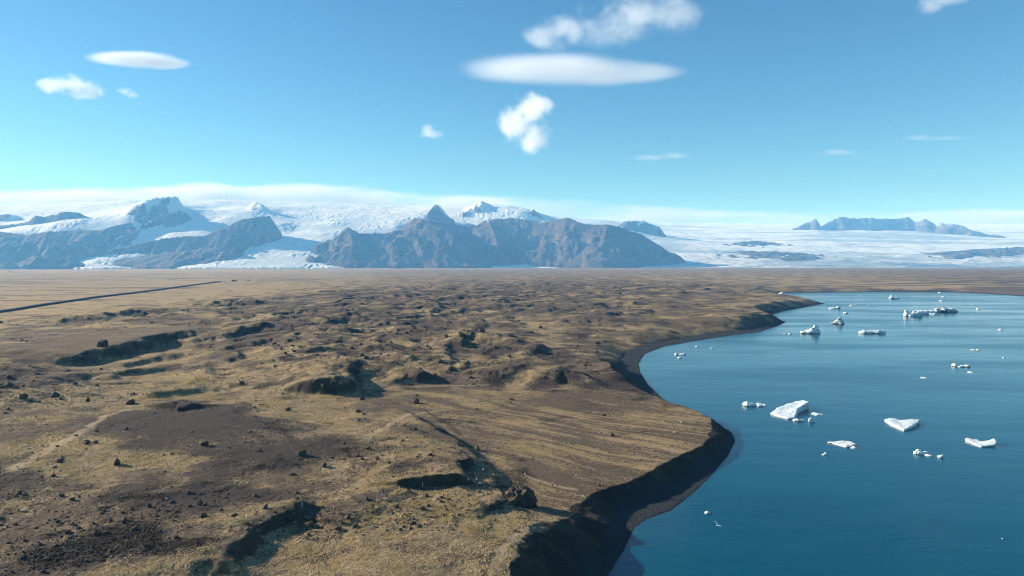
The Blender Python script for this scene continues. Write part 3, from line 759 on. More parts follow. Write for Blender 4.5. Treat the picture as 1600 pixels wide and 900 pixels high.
# ------------------------------------------------------------------ road and track on the outwash plain
def strip(name, pix, zc, half, top, side, mat, steps=60):
    p = np.array(pix, float); X, Y = at_z(p[:, 0], p[:, 1], zc)
    cum = np.concatenate([[0], np.cumsum(np.hypot(np.diff(X), np.diff(Y)))])
    tt = np.linspace(0, cum[-1], steps * (len(p) - 1))
    X, Y = np.interp(tt, cum, X), np.interp(tt, cum, Y)
    for _ in range(30):
        X[1:-1] = (X[:-2] + 2 * X[1:-1] + X[2:]) / 4; Y[1:-1] = (Y[:-2] + 2 * Y[1:-1] + Y[2:]) / 4
    dx, dy = np.gradient(X), np.gradient(Y); L = np.hypot(dx, dy); nx_, ny_ = -dy / L, dx / L
    Z = ground(X, Y)
    Z = np.convolve(np.pad(Z, 6, 'edge'), np.ones(13) / 13, 'valid')
    offs = [(-half - side, -1.2), (-half, top), (half, top), (half + side, -1.2)]
    GXs = np.stack([X + nx_ * o for o, _ in offs], 1); GYs = np.stack([Y + ny_ * o for o, _ in offs], 1)
    GZs = np.stack([Z + h for _, h in offs], 1)
    o = grid_obj(name, GXs, GYs, GZs, mat)
    o.data.polygons.foreach_set('use_smooth', np.zeros(len(o.data.polygons), bool))
    return tag(o, kind='structure'), (X, Y, Z + top)
M_asphalt = simple_mat('road_basalt', (0.020, 0.021, 0.024), 0.9, 0.3, 0.3, 0.2)
M_track = simple_mat('track_gravel', (0.085, 0.075, 0.062), 0.95, 0.3, 0.2, 0.1)
road, RP = strip('road', [(-160, 512), (0, 488.5), (70, 476.5), (150, 464.5), (245, 453.5), (300, 446.5), (343, 441.3)], 5, 5.0, 3.2, 4.5, M_asphalt)
strip('track', [(352, 440.2), (300, 438), (200, 433.5), (120, 430)], 6, 6.0, .8, 4, M_track)
# ------------------------------------------------------------------ boulders
rng = random.Random(11)
def rock_mesh(name, seed, mat, flat_=0.75, pts=26, point=False):
    r = random.Random(seed); bm = bmesh.new()
    for i in range(pts):
        v = Vector((r.gauss(0, 1), r.gauss(0, 1), r.gauss(0, 1))).normalized()
        k = r.uniform(0.78, 1.05)
        v = Vector((v.x * k * 0.5 * r.uniform(.85, 1), v.y * k * 0.5 * r.uniform(.8, 1), v.z * k * 0.5 * flat_))
        if point and v.z > 0: v.x *= 1 - 1.3 * v.z; v.y *= 1 - 1.3 * v.z
        bm.verts.new(v)
    bmesh.ops.convex_hull(bm, input=bm.verts)
    bmesh.ops.delete(bm, geom=[v for v in bm.verts if not v.link_faces], context='VERTS')
    bmesh.ops.bevel(bm, geom=bm.edges[:], offset=0.03, segments=1, affect='EDGES', clamp_overlap=True)
    bmesh.ops.triangulate(bm, faces=bm.faces[:])
    bmesh.ops.subdivide_edges(bm, edges=bm.edges[:], cuts=1, use_grid_fill=True)
    for v in bm.verts:
        n = math.sin(v.co.x * 19 + seed) * math.sin(v.co.y * 23 + 2 * seed) * math.sin(v.co.z * 17 + 3 * seed)
        v.co += v.co.normalized() * 0.03 * n
    me = bpy.data.meshes.new(name); bm.to_mesh(me); bm.free(); me.materials.append(mat); return me
def stone_mat(name, c0, c1, moss=0.0):
    t = NT(name); c = t.coord(); n = t.noise(c, 3.5, 5, 0.6); n2_ = t.noise(c, 11, 4, 0.6)
    cc = t.mix(t.ramp(n, .3, .7), c0, c1)
    cc = t.mix(t.ramp(n2_, .58, .72, 0, .5), cc, (0.16, 0.15, 0.13))
    if moss: cc = t.mix(t.ramp(t.noise(t.mapping(c, loc=(3, 3, 3)), 2.2, 4), .5, .7, 0, moss), cc, (0.13, 0.105, 0.04))
    t.bsdf(cc, .92, .2, t.bump(n2_, 0.08)); return t.m
M_rock = stone_mat('dark_basalt', (0.026, 0.022, 0.019), (0.075, 0.062, 0.052), .5)
M_pale = stone_mat('pale_stone', (0.12, 0.11, 0.10), (0.22, 0.20, 0.18))
ROCKS = [rock_mesh('boulder', i + 1, M_rock, 0.7 + 0.08 * (i % 4), 18 + i) for i in range(9)]
POINTED = rock_mesh('boulder', 40, M_rock, 0.9, 30, True)
PALE = rock_mesh('boulder', 50, M_pale, 0.8, 20)
def knob_mesh():
    bm = bmesh.new(); bmesh.ops.create_icosphere(bm, subdivisions=5, radius=.5)
    co = np.array([v.co[:] for v in bm.verts]); u = co * 2
    n = fbm(u[:, 0] * 3 + u[:, 2] * 2, u[:, 1] * 3 - u[:, 2], 2.2, 5, 95, .6)
    n2_ = fbm(u[:, 0] * 3 - u[:, 1], u[:, 2] * 3.3, 1.4, 4, 96, .6, ridged=True)
    q = co * (1 + .30 * n + .10 * n2_)[:, None]; q[:, 2] = np.where(q[:, 2] > 0, q[:, 2] * 1.05, q[:, 2])
    q[:, 0] += (q[:, 2] < 0) * q[:, 2] * -.15 * np.sign(q[:, 0])
    for v, p in zip(bm.verts, q): v.co = p
    me = bpy.data.meshes.new('boulder'); bm.to_mesh(me); bm.free(); me.materials.append(M_rock); return me
NB = [  # pixel of the foot, width px, height px, mesh kind, label
 (650,630,17,11,'p','dark pointed boulder standing alone on the open gravel fan'),
 (812,787,44,33,'b','largest boulder of all, a mossy dark knob above the lake bank'),
 (183,727,15,13,'p','dark conical boulder with a long shadow on the purple gravel, left foreground'),
 (135,694,12,7,'b','low dark boulder at the edge of the purple gravel flat, above the conical boulder'),
 (85,731,10,6,'w','pale stone on yellow grass just below the light footpath'),
 (262,781,9,7,'w','pale stone casting a small shadow on the yellow grass left of the hollow'),
 (233,793,12,8,'b','dark block just left of and below the pale stone in yellow grass'),
 (193,817,10,8,'b','dark boulder with a shadow to the right, below the purple gravel'),
 (210,828,14,7,'b','flat dark boulder touching the heather patch in the left foreground'),
 (318,808,13,9,'b','angular dark boulder left of the curved bank hollow'),
 (366,807,13,6,'b','low dark boulder just above the curved bank hollow'),
 (275,841,12,6,'b','flat black stone in grass near the bottom, left of the curved bank'),
 (472,712,16,12,'b','dark boulder cluster block in the middle foreground moor'),
 (506,729,13,8,'b','grey boulder right of the dark cluster block on the moor'),
 (457,743,18,7,'b','long flat dark boulder below the grey boulder'),
 (672,712,11,7,'b','dark boulder on the moor close to the shadowed scarp'),
 (484,823,19,13,'b','round dark boulder lying inside the grassy hollow'),
 (745,703,12,9,'b','boulder standing in the shade of the scarp'),
 (36,623,16,10,'b','dark boulder below the hollow rim at the far left edge'),
 (138,628,10,9,'p','small pointed dark boulder right of the far left boulder'),
 (205,632,15,11,'b','two-tone dark boulder beside the yellow path mound'),
 (146,567,12,7,'b','dark boulder at the foot of the shaded hollow rim'),
 (161,541,24,13,'b','squarish dark rock block crowning the hollow rim'),
 (450,642,11,7,'b','dark boulder at the left edge of the smooth yellow slope'),
 (560,644,10,6,'b','small dark boulder on the smooth yellow slope left of the pointed one'),
 (505,606,14,7,'b','dark boulder at the foot of the shaded middle mound, left one of a pair'),
 (520,603,10,9,'p','dark boulder at the foot of the shaded middle mound, right one of a pair'),
 (705,578,12,8,'b','dark boulder between the two shaded middle mounds'),
 (914,572,8,5,'b','small black boulder on the brown slope above the bay'),
 (844,513,9,7,'b','small black block beside the dry channel, far middle ground'),
 (745,640,7,4,'b','tiny dark stone on the gravel fan right of the pointed boulder'),
 (378,600,12,6,'b','dark boulder on the ribbed yellow floor right of the hollow'),
]
HG = pix_ground([(b[0], b[1]) for b in NB])
for (px, py, w, h, kind, lab), g in zip(NB, HG):
    me = POINTED if kind == 'p' else PALE if kind == 'w' else ROCKS[(px * 7 + int(py)) % 9]
    k = g[1] / F
    o = new_obj('boulder', knob_mesh() if w > 25 else me)
    W, Hh = w * k, h * k
    o.scale = (W, W * rng.uniform(.8, 1.1), Hh * (1.2 if w > 25 else 1.45))
    o.location = (g[0], g[1], g[2] + Hh * (0.10 if w > 25 else 0.24)); o.rotation_euler = (rng.uniform(-.1, .1), rng.uniform(-.1, .1), rng.uniform(0, 6.3))
    tag(o, lab, 'boulder', 'boulders')
# the scatter of smaller boulders and rubble
r_ = np.random.RandomState(5)
N = 90000
ang = r_.uniform(-.68, .20, N); rad = 1.0 / r_.uniform(1 / 1100.0, 1 / 170.0, N)
X, Y = rad * np.sin(ang), rad * np.cos(ang)
Z, inf = ground(X, Y, True)
cl = fbm(X, Y, 45, 4, 91)
keep = (inf['shore'] > 14) & (r_.rand(N) < np.clip(inf['hum'], 0.03, 1.0) * np.clip(0.50 + cl * 0.7, 0.10, 0.9)) & (np.abs(X / Y) < .80)
X, Y, Z = X[keep], Y[keep], Z[keep]
size = np.exp(r_.normal(-0.68, 0.62, len(X))) * np.clip(Y / 300, .75, 2.0)
vis = np.argsort(-(size / Y))
big, small = vis[:250], vis[250:13000]
for i in big:
    me = ROCKS[i % 9]; o = new_obj('boulder', me); s_ = float(size[i]) * 0.85
    o.scale = (s_ * 1.2, s_, s_ * rng.uniform(.7, 1.0)); o.location = (X[i], Y[i], Z[i] + s_ * .16); o.rotation_euler = (0, 0, rng.uniform(0, 6.3))
    tag(o, 'small dark boulder scattered on the brown moor', 'boulder', 'small boulders scattered over the moor')
def many(name, P, S, mat, seed):
    rs = np.random.RandomState(seed); bases = []
    for b in range(6):
        bm = bmesh.new(); bmesh.ops.create_icosphere(bm, subdivisions=1, radius=.5)
        co = np.array([v.co[:] for v in bm.verts]); bm.verts.index_update(); fc = np.array([[v.index for v in f.verts] for f in bm.faces]); bm.free()
        co = co * rs.uniform(.65, 1.15, (len(co), 1)); co[:, 2] *= .7; bases.append((co, fc))
    V, Fc, off = [], [], 0
    for p, s_ in zip(P, S):
        co, fc = bases[rs.randint(6)]; a = rs.rand() * 6.3; c, sn = math.cos(a), math.sin(a)
        q = co * s_; q = np.stack([q[:, 0] * c - q[:, 1] * sn, q[:, 0] * sn + q[:, 1] * c, q[:, 2]], 1) + p
        V.append(q); Fc.append(fc + off); off += len(co)
    V = np.concatenate(V); Fc = np.concatenate(Fc)
    me = bpy.data.meshes.new(name); me.from_pydata(V.tolist(), [], Fc.tolist()); me.materials.append(mat)
    return new_obj(name, me)
tag(many('rubble', np.stack([X, Y, Z + size * .08], 1)[small], size[small] * .8, M_rock, 3), kind='stuff')
# grass tussocks and heather clumps: uncountable ground cover
def clumps(name, P, W, H, mat, seed):
    rs = np.random.RandomState(seed); n = len(P); k = 6
    a = rs.rand(n, 1) * 6.3 + np.arange(k)[None] * (2 * np.pi / k)
    rr_ = W[:, None] * rs.uniform(.35, .6, (n, k))
    base = np.stack([P[:, None, 0] + rr_ * np.cos(a), P[:, None, 1] + rr_ * np.sin(a), np.repeat(P[:, None, 2] - .12, k, 1)], -1)
    r2_ = rr_ * rs.uniform(.55, .85, (n, k))
    mid = np.stack([P[:, None, 0] + r2_ * np.cos(a + .4), P[:, None, 1] + r2_ * np.sin(a + .4), P[:, None, 2] + H[:, None] * rs.uniform(.5, .9, (n, k))], -1)
    top = P + np.stack([rs.normal(0, .1, n) * W, rs.normal(0, .1, n) * W, H], -1)
    V = np.concatenate([base, mid, top[:, None]], 1).reshape(-1, 3)
    i = np.arange(k); j = (i + 1) % k; o = (np.arange(n) * (2 * k + 1))[:, None, None]
    q = np.stack([i, j, k + j], -1)[None] + o; q2 = np.stack([i, k + j, k + i], -1)[None] + o; q3 = np.stack([k + i, k + j, 0 * i + 2 * k], -1)[None] + o
    T = np.concatenate([q, q2, q3], 1).reshape(-1, 3).astype(np.int32)
    me = bpy.data.meshes.new(name); me.vertices.add(len(V)); me.vertices.foreach_set('co', V.astype(np.float32).ravel())
    me.loops.add(T.size); me.loops.foreach_set('vertex_index', T.ravel()); me.polygons.add(len(T)); me.polygons.foreach_set('loop_start', np.arange(0, T.size, 3, dtype=np.int32))
    me.update(calc_edges=True); me.materials.append(mat)
    return tag(new_obj(name, me), kind='stuff')
def lookup(field, X, Y):                       # value of a ground attribute at any point
    ti = np.clip(np.searchsorted(th, np.arctan2(X, Y)), 0, len(th) - 1); ri = np.clip(np.searchsorted(rr, np.hypot(X, Y)), 0, len(rr) - 1)
    return field[ri, ti]
N = 520000
ang = r_.uniform(-.68, .30, N); rad = 1.0 / r_.uniform(1 / 620.0, 1 / 138.0, N)
X2, Y2 = rad * np.sin(ang), rad * np.cos(ang)
ms, hs, bs_, pt = (lookup(f, X2, Y2) for f in (moss, heath, beach, np.maximum(path, dpath)))
pk = r_.rand(N); okk = (bs_ < .1) & (pt < .2) & (lookup(steep, X2, Y2) < .25)
gsel = okk & (pk < np.clip(ms * 0.55 - 0.05, 0, .6)); hsel = okk & ~gsel & (pk < np.clip((hs - .2) * 0.45, 0, .35))
def cover(sel, cap, name, wlo, whi, hf, mat, seed):
    i = np.where(sel)[0][:cap]; z_ = ground(X2[i], Y2[i]); w_ = r_.uniform(wlo, whi, len(i)) * np.clip(rad[i] / 260, .8, 1.8)
    clumps(name, np.stack([X2[i], Y2[i], z_], 1), w_, w_ * hf * r_.uniform(.6, 1.2, len(i)), mat, seed)
def tuft_mat(name, c0, c1, c2):
    t = NT(name); c = t.coord(); a_ = t.noise(c, 1.1, 3, .6); b_ = t.noise(c, .12, 4, .6)
    cc = t.mix(t.ramp(a_, .32, .68), c0, c1); cc = t.mix(t.ramp(b_, .48, .7, 0, .7), cc, c2)
    t.bsdf(cc, .95, .1); return t.m
cover(gsel, 120000, 'grass', .25, .60, .28, tuft_mat('tussock_grass', (0.18, 0.126, 0.060), (0.42, 0.320, 0.200), (0.28, 0.200, 0.080)), 21)
cover(hsel, 30000, 'heather', .3, .7, .5, tuft_mat('heather_twigs', (0.020, 0.016, 0.012), (0.055, 0.043, 0.033), (0.030, 0.028, 0.016)), 22)
# shingle on the beach and bank
N = 40000
i_ = r_.randint(0, 24, N); t_ = r_.rand(N)
bx = sx[i_] * (1 - t_) + sx[i_ + 1] * t_ + r_.normal(0, 9, N); by = sy[i_] * (1 - t_) + sy[i_ + 1] * t_ + r_.normal(0, 9, N)
bz, inf = ground(bx, by, True)
kp = (inf['shore'] > -1.0) & (inf['shore'] < 22) & (np.hypot(bx, by) > 165)
bx, by, bz = bx[kp][:4500], by[kp][:4500], bz[kp][:4500]
bs = np.exp(r_.normal(-1.25, .55, len(bx))) * np.clip(by / 300, .8, 2)
tag(many('shingle', np.stack([bx, by, bz], 1), bs, stone_mat('shore_stone', (0.022, 0.022, 0.021), (0.075, 0.073, 0.069)), 4), kind='stuff')

# ------------------------------------------------------------------ ice on the lake
def ice_float_mat(name, dirt):
    t = NT(name); c = t.coord(); n = t.noise(c, .55, 5, .6); v = t.noise(c, 1.8, 4, .6)
    cc = t.mix(t.ramp(n, .35, .65), (.40, .52, .58), (.66, .68, .69))
    if dirt:
        band = t.noise(t.mapping(c, (.35, .35, 1.4)), .6, 5, .65)
        cc = t.mix(t.ramp(band, .60 - dirt * .22, .66 - dirt * .2, 0, .95), cc, (.055, .052, .050))
    t.bsdf(cc, .45, .4, t.bump(t.math('ADD', n, t.math('MULTIPLY', v, .4)), .5)); return t.m
M_ice = ice_float_mat('clean_berg_ice', 0.0)
M_icegrey = ice_float_mat('grey_berg_ice', 0.25)
M_icedirt = ice_float_mat('ash_berg_ice', .62)
def displace_tex(name, size, kind='CLOUDS'):
    tx = bpy.data.textures.new(name, kind); tx.noise_scale = size
    if kind == 'CLOUDS': tx.noise_depth = 3
    return tx
def berg(name, label, cat, px, py, blobs=(), slabs=(), mat=None, rough=.16, group='ice floating on the lake', seed=0):
    """blobs: dx, up, half width, half height in photograph pixels (waterline = 0); slabs: outline [(px, py, z m)]"""
    x0, y0 = at_z(px, py, 0.0); x0, y0 = float(x0), float(y0)
    k = y0 / F; r = random.Random(seed + int(px * 3 + py)); bm = bmesh.new(); ext = 0
    for b in blobs:
        dx, up, rx, rz = b[:4]; ryf = b[4] if len(b) > 4 else .8; dy = b[5] if len(b) > 5 else 0
        m = Matrix.Translation((dx * k, dy * k, up * k)) @ Matrix.Rotation(r.uniform(-.3, .3), 4, 'Z') @ Matrix.Diagonal((rx * k, rx * k * ryf, rz * k, 1))
        g = bmesh.ops.create_icosphere(bm, subdivisions=3, radius=1.0, matrix=m)
        ph = r.uniform(0, 9)
        for v in g['verts']:
            q = v.co / (rx * k + 1e-6)
            v.co += Vector((math.sin(q.y * 4 + ph), math.sin(q.z * 3 + q.x * 3 + ph), .6 * math.sin(q.x * 5 + ph))) * rx * k * .10
        ext = max(ext, abs(dx * k) + rx * k)
    for out, zb_ in slabs:
        top = []
        for (qx, qy, qz) in out:
            X_, Y_ = at_z(qx, qy, qz); top.append(Vector((float(X_) - x0, float(Y_) - y0, qz)))
        cen = sum(top, Vector()) / len(top)
        vt = [bm.verts.new(p) for p in top]
        vb = [bm.verts.new((cen.x + (p.x - cen.x) * .93, cen.y + (p.y - cen.y) * .93, zb_)) for p in top]
        n = len(top); bm.faces.new(vt); bm.faces.new(vb[::-1])
        for i in range(n): bm.faces.new((vt[i], vb[i], vb[(i + 1) % n], vt[(i + 1) % n]))
        ext = max(ext, max((p - cen).length for p in top))
    bmesh.ops.recalc_face_normals(bm, faces=bm.faces[:])
    me = bpy.data.meshes.new(name); bm.to_mesh(me); bm.free(); me.materials.append(mat or M_ice)
    o = new_obj(name, me); o.location = (x0, y0, 0)
    rm = o.modifiers.new('unite', 'REMESH'); rm.mode = 'VOXEL'; rm.voxel_size = max(ext / 34, .06); rm.use_smooth_shade = True
    for sc_, st in ((.55, rough), (.18, rough * .45)):
        dm = o.modifiers.new('rough', 'DISPLACE'); dm.texture = displace_tex(name + '_relief', max(ext * sc_, .1)); dm.texture_coords = 'GLOBAL'
        dm.strength = ext * st * (1.15 if slabs == () else 1.0); dm.mid_level = .5
    return tag(o, label, cat, group)
IB, IP = 'iceberg', 'ice_floe'
berg(IB, 'large white arrow-shaped iceberg with a raised tip, nearest of the big ones', 'iceberg', 1236, 650,
     slabs=[([(1203,645,.7),(1212,639,1.3),(1224,633,1.9),(1240,628,2.6),(1256,624.5,3.3),(1265,628,3.5),(1254,634,2.9),(1247,638.5,2.4),(1246,645,1.9),(1242,651,1.4),(1232,652.5,1.0),(1218,650,.7)], -1.5)], rough=.05)
berg(IP, 'small lumpy ice piece touching the front of the arrow-shaped iceberg', 'ice floe', 1249, 658, [(-4,1,6,3,.7),(3,1,4,2.4,.7)])
berg(IP, 'small dark-sided ice lump right of the arrow-shaped iceberg', 'ice floe', 1267, 659, [(0,2,4.5,4.5,.7),(4,.5,4,2,.7)])
berg(IP, 'thin flat ice sliver in the shadow of the arrow-shaped iceberg', 'ice floe', 1276, 647.5, [(0,.2,8,1.3,1.2)])
berg(IB, 'white heart-shaped ice slab below the arrow-shaped iceberg, to its right', 'iceberg', 1409, 663,
     slabs=[([(1381,655,.9),(1388,652.5,1.3),(1398,652.5,1.4),(1406,656,1.0),(1414,656,1.0),(1424,654.5,1.5),(1438,655,1.7),(1434,661,1.4),(1424,667,1.1),(1413,671,.9),(1404,668,.8),(1392,662.5,.8)], -1.2)], rough=.05)
berg(IB, 'grey-white saddle-shaped ice slab rising at both ends, nearest the right edge', 'iceberg', 1532, 694,
     slabs=[([(1507,685,1.1),(1512,683.5,1.2),(1524,686,.9),(1536,689,.8),(1545,687.5,1.3),(1553,684.5,2.1),(1557,689,1.9),(1556,694,1.2),(1545,696,.7),(1533,697,.6),(1522,693,.6)], -1.0)], rough=.05, mat=M_icegrey)
berg(IB, 'long thin grey ice slab tapering to the left, below the arrow-shaped iceberg', 'iceberg', 1316, 695,
     slabs=[([(1292,690,.5),(1305,689.5,.8),(1318,688,1.1),(1330,689.5,1.1),(1339,694,.8),(1334,697,.6),(1322,697.5,.5),(1308,693.5,.5)], -1.0)], rough=.05, mat=M_icegrey)
berg(IP, 'little ice piece at the right end of the long thin slab', 'ice floe', 1334, 700, [(0,.3,5.5,1.6,.9)])
berg(IP, 'little pointed ice piece below the left end of the long thin slab', 'ice floe', 1289, 711, [(-1.5,.5,3.5,1.8,.8),(1,1.5,2,3.2,.7)])
berg(IB, 'white ice lump with a peaked left end, between the heart slab and the bottom', 'iceberg', 1438, 709, [(-3,1.5,7,4.5,.7),(-3,4,4,4,.6),(5,1,8,2.8,.7)])
berg(IP, 'tiny flat ice piece at the right foot of the peaked ice lump', 'ice floe', 1451, 712, [(0,.2,5,1.5,1.)])
berg(IP, 'small mushroom-shaped ice piece right of the peaked ice lump', 'ice floe', 1470, 715, [(-1,1.5,4,2.2,.8),(2,2,2.6,3,.8)])
berg(IP, 'lone small white ice chunk nearest the camera, off the beach', 'ice floe', 1105, 802, [(0,.6,4.5,2.6,.8),(.5,1.8,2.4,1.6,.8)])
berg(IP, 'pair of low ice lumps joined together, nearest the sandy point', 'ice floe', 1178, 634, [(-9,2,9,3.6,.7),(8,.8,11,2.4,.8)], mat=M_ice)
berg(IB, 'tall white iceberg with a swan-like hump at its right end', 'iceberg', 1266, 521, [(-9,1.5,7,2.5,.8),(0,2,12,4,.7),(5,5,6,5,.6),(9,6,3.4,6.5,.6),(7.5,10,2.6,3.2,.7),(12,2,4,4,.7)], rough=.12)
berg(IB, 'pyramid-shaped iceberg streaked with black ash', 'iceberg', 1310, 506, [(0,.8,11,2,.8),(0,3,7,4,.7),(1,6,4,4,.7),(2,8.5,2.2,2.2,.7)], mat=M_icedirt, rough=.12)
berg(IB, 'flat-topped long white ice slab right of the swan-like iceberg', 'iceberg', 1363, 521, [(-14,1.5,7,3.6,.7),(-5,1.5,8,3.4,.7),(5,1.8,9,3.6,.7),(15,1.8,6,3.4,.7)], rough=.07)
berg(IB, 'white iceberg with an upright left horn and a deep notch', 'iceberg', 1427, 494, [(-11,3,4,5.5,.7),(-12,7,2.4,3,.7),(-3,1.5,8,3,.7),(6,3.5,8,5.5,.7),(3,6,4,3,.7)], rough=.12)
berg(IB, 'wide low white iceberg between the notched one and the ash-striped slab', 'iceberg', 1447, 491, [(-4,2.5,10,4.2,.7),(6,2,8,4,.7),(5,.5,6,1.5,.7,-8)], rough=.1)
berg(IB, 'long iceberg slab striped with black ash, behind the notched iceberg', 'iceberg', 1474, 488, [(-14,2.5,9,4,.8),(-3,3,11,4.4,.8),(9,2.6,10,4,.8),(18,1.6,5,2.6,.8)], mat=M_icedirt, rough=.1)
berg(IB, 'small white iceberg with a pointed left top, far out before the far shore', 'iceberg', 1396, 467, [(-3,1.5,4,2.6,.8),(-3,4,1.6,2.4,.8),(4,.8,5,1.4,.8)])
berg(IP, 'low white ice floe off the tip of the far spit', 'ice floe', 1304, 482.5, [(-3,.6,6,1.4,.9),(5,1.4,3.6,2.2,.9)])
berg(IP, 'small grey ice floe just beyond the ash-streaked pyramid', 'ice floe', 1321, 489.5, [(0,.4,4,1.4,.9)], mat=M_icegrey)
berg(IP, 'faint flat ice patch right of the far spit tip', 'ice floe', 1333, 477.5, [(-2,.2,3.4,1.,.9),(3,.3,1.6,1.2,.9)])
berg(IP, 'white ice piece stranded behind the far spit by the shore', 'ice floe', 1223, 460, [(-2,1,4,2,.8),(4,.4,3,1.2,.8)])
berg(IB, 'grey two-lobed ice floe alone in the right half of the lake', 'ice floe', 1502, 573, [(-7,1.5,5,3,.8,4),(0,.5,7,1.6,.8),(7,.8,7,2.2,.8)], mat=M_icegrey)
berg(IP, 'thin flat ice sliver just below the two-lobed floe', 'ice floe', 1516, 582, [(0,.1,4,.9,1.2)])
berg(IP, 'faint grey ice streak above the two-lobed floe', 'ice floe', 1524, 547, [(-3,.1,4,.8,1.),(4,.2,2.5,1,.9)], mat=M_icegrey)
berg(IP, 'thin ice sliver left of the two-lobed floe and lower', 'ice floe', 1443, 590.5, [(0,.1,4.5,.9,1.2)])
berg(IP, 'low white ice floe with two humps inside the bay by the beach', 'ice floe', 1063, 554, [(-6,.6,3,1.8,.8),(1,.3,6,1.2,.8),(6,.6,2.5,1.4,.8)])
berg(IP, 'small flat ice floe just below the two-humped floe in the bay', 'ice floe', 1062, 559.5, [(0,.3,4,1.2,.9)])
berg(IP, 'tiny ice piece upper left in the bay, along the beach', 'ice floe', 1089, 542, [(0,.4,2.8,1.3,.9)])
berg(IP, 'tiny ice piece upper right in the bay, farther out', 'ice floe', 1112, 545, [(0,.5,1.7,1.6,.9)])
TINY = [(1468,457.8,2),(1474,464,2.2),(1471,470.5,2.8),(1528,483,2.6),(1563,515.5,3),(1568,559,1.8),(1593,460,2),(1345,463,1.6),(1357,477,1.6),(1234,522,2.5),(1226,521.5,1.6),(1566,842,1.4),(1520,476,1.5)]
for (px, py, w) in TINY:
    berg('ice_fragment', 'tiny white ice fragment floating on open water', 'ice fragment', px, py, [(0, .3, w, w * .5, .9), (w * .5, .2, w * .6, w * .35, .9)], group='tiny ice fragments')

# ------------------------------------------------------------------ people, trail markers
def skin_mesh(name, verts, edges, radii, mat, root=0, flat_=None):
    me = bpy.data.meshes.new(name); me.from_pydata(verts, edges, []); me.materials.append(mat)
    o = new_obj(name, me)
    sk = o.modifiers.new('skin', 'SKIN'); sk.use_smooth_shade = True
    for i, r0 in enumerate(radii):
        sv = me.skin_vertices[0].data[i]; sv.radius = r0 if isinstance(r0, tuple) else (r0, r0); sv.use_root = (i == root)
    ss = o.modifiers.new('smooth', 'SUBSURF'); ss.levels = ss.render_levels = 1
    dg = bpy.context.evaluated_depsgraph_get(); out = bpy.data.meshes.new_from_object(o.evaluated_get(dg))
    out.name = name; bpy.data.objects.remove(o); out.materials.clear(); out.materials.append(mat)
    return out
M_skin = simple_mat('skin', (.50, .33, .25), .6, .08)
M_hair = simple_mat('hair', (.035, .025, .02), .7, .2)
CLOTH = [simple_mat('cloth_white', (.72, .72, .72), .8, .06), simple_mat('cloth_red', (.38, .05, .04), .8, .1), simple_mat('cloth_dark', (.03, .032, .04), .8, .1), simple_mat('cloth_tan', (.40, .30, .20), .8, .1)]
M_trous = simple_mat('trousers_dark', (.03, .032, .04), .85, .1)
bv = [(0,0,.95),(0,0,1.18),(0,0,1.40),(0,0,1.50),(0,.01,1.62),(0,.015,1.70),
      (.10,0,.90),(.11,.01,.50),(.11,-.01,.09),(.11,.13,.04),(-.10,0,.90),(-.11,.02,.50),(-.11,-.01,.09),(-.11,.13,.04),
      (.20,0,1.40),(.25,0,1.12),(.24,.08,.88),(.24,.10,.78),(-.20,0,1.40),(-.25,0,1.12),(-.24,.08,.88),(-.24,.10,.78)]
be = [(0,1),(1,2),(2,3),(3,4),(4,5),(0,6),(6,7),(7,8),(8,9),(0,10),(10,11),(11,12),(12,13),(2,14),(14,15),(15,16),(16,17),(2,18),(18,19),(19,20),(20,21)]
br = [.13,.12,.12,.055,.095,.07,.085,.06,.045,.04,.085,.06,.045,.04,.06,.045,.035,.03,.06,.045,.035,.03]
BODY = skin_mesh('person', bv, be, br, M_skin)
jv = [bv[i] for i in (0, 1, 2, 14, 15, 16, 18, 19, 20)]; je = [(0,1),(1,2),(2,3),(3,4),(4,5),(2,6),(6,7),(7,8)]
JACK = [skin_mesh('jacket', jv, je, [.17,.16,.155,.085,.068,.055,.085,.068,.055], m) for m in CLOTH]
tv = [bv[i] for i in (0, 6, 7, 8, 10, 11, 12)]; te = [(0,1),(1,2),(2,3),(0,4),(4,5),(5,6)]
TROU = skin_mesh('trousers', tv, te, [.15,.105,.08,.065,.105,.08,.065], M_trous)
HAIR = skin_mesh('hair', [(0,-.02,1.66),(0,-.01,1.74)], [(0,1)], [.105,.085], M_hair)
PEOPLE = [  # px, py of the feet, jacket, heading, label
 (1036,638,2,.5,'person in dark jacket alone near the shore at the far end of the gravel fan'),
 (1074,650,3,1.9,'person in tan jacket standing on the bank edge above the water'),
 (1051,665,2,2.5,'person in dark jacket left of a pair on the gravel fan'),
 (1064,664,0,.4,'person in white jacket right of a pair on the gravel fan'),
 (1053,679.5,0,.2,'person in white jacket in the couple closest to the point'),
 (1057.5,679.5,2,-.4,'person in dark jacket beside the white-jacketed one near the point'),
 (820,746,0,.8,'person in white jacket standing right of the shadowed scarp'),
 (843,759.5,2,2.2,'person in dark jacket left of three on the path by the big boulder'),
 (853,760.5,3,1.2,'person in tan jacket in the middle of three by the big boulder'),
 (863,760.5,1,-.8,'person in red jacket, right of three by the big boulder'),
 (732,757,0,1.1,'person in white jacket left of the group in the shaded hollow'),
 (745,755,3,-.3,'person in tan jacket standing tall in the middle of the shaded hollow'),
 (750,761,0,.7,'person in white jacket lowest in the shaded hollow'),
 (757,759,1,2.9,'person in red jacket at the right of the shaded hollow'),
 (755,739,0,.1,'person in white jacket on the scarp crest above the shaded hollow'),
 (771,747,0,1.4,'person in white jacket standing in the dark band of the scarp'),
]
HP = pix_ground([(p[0], p[1]) for p in PEOPLE])
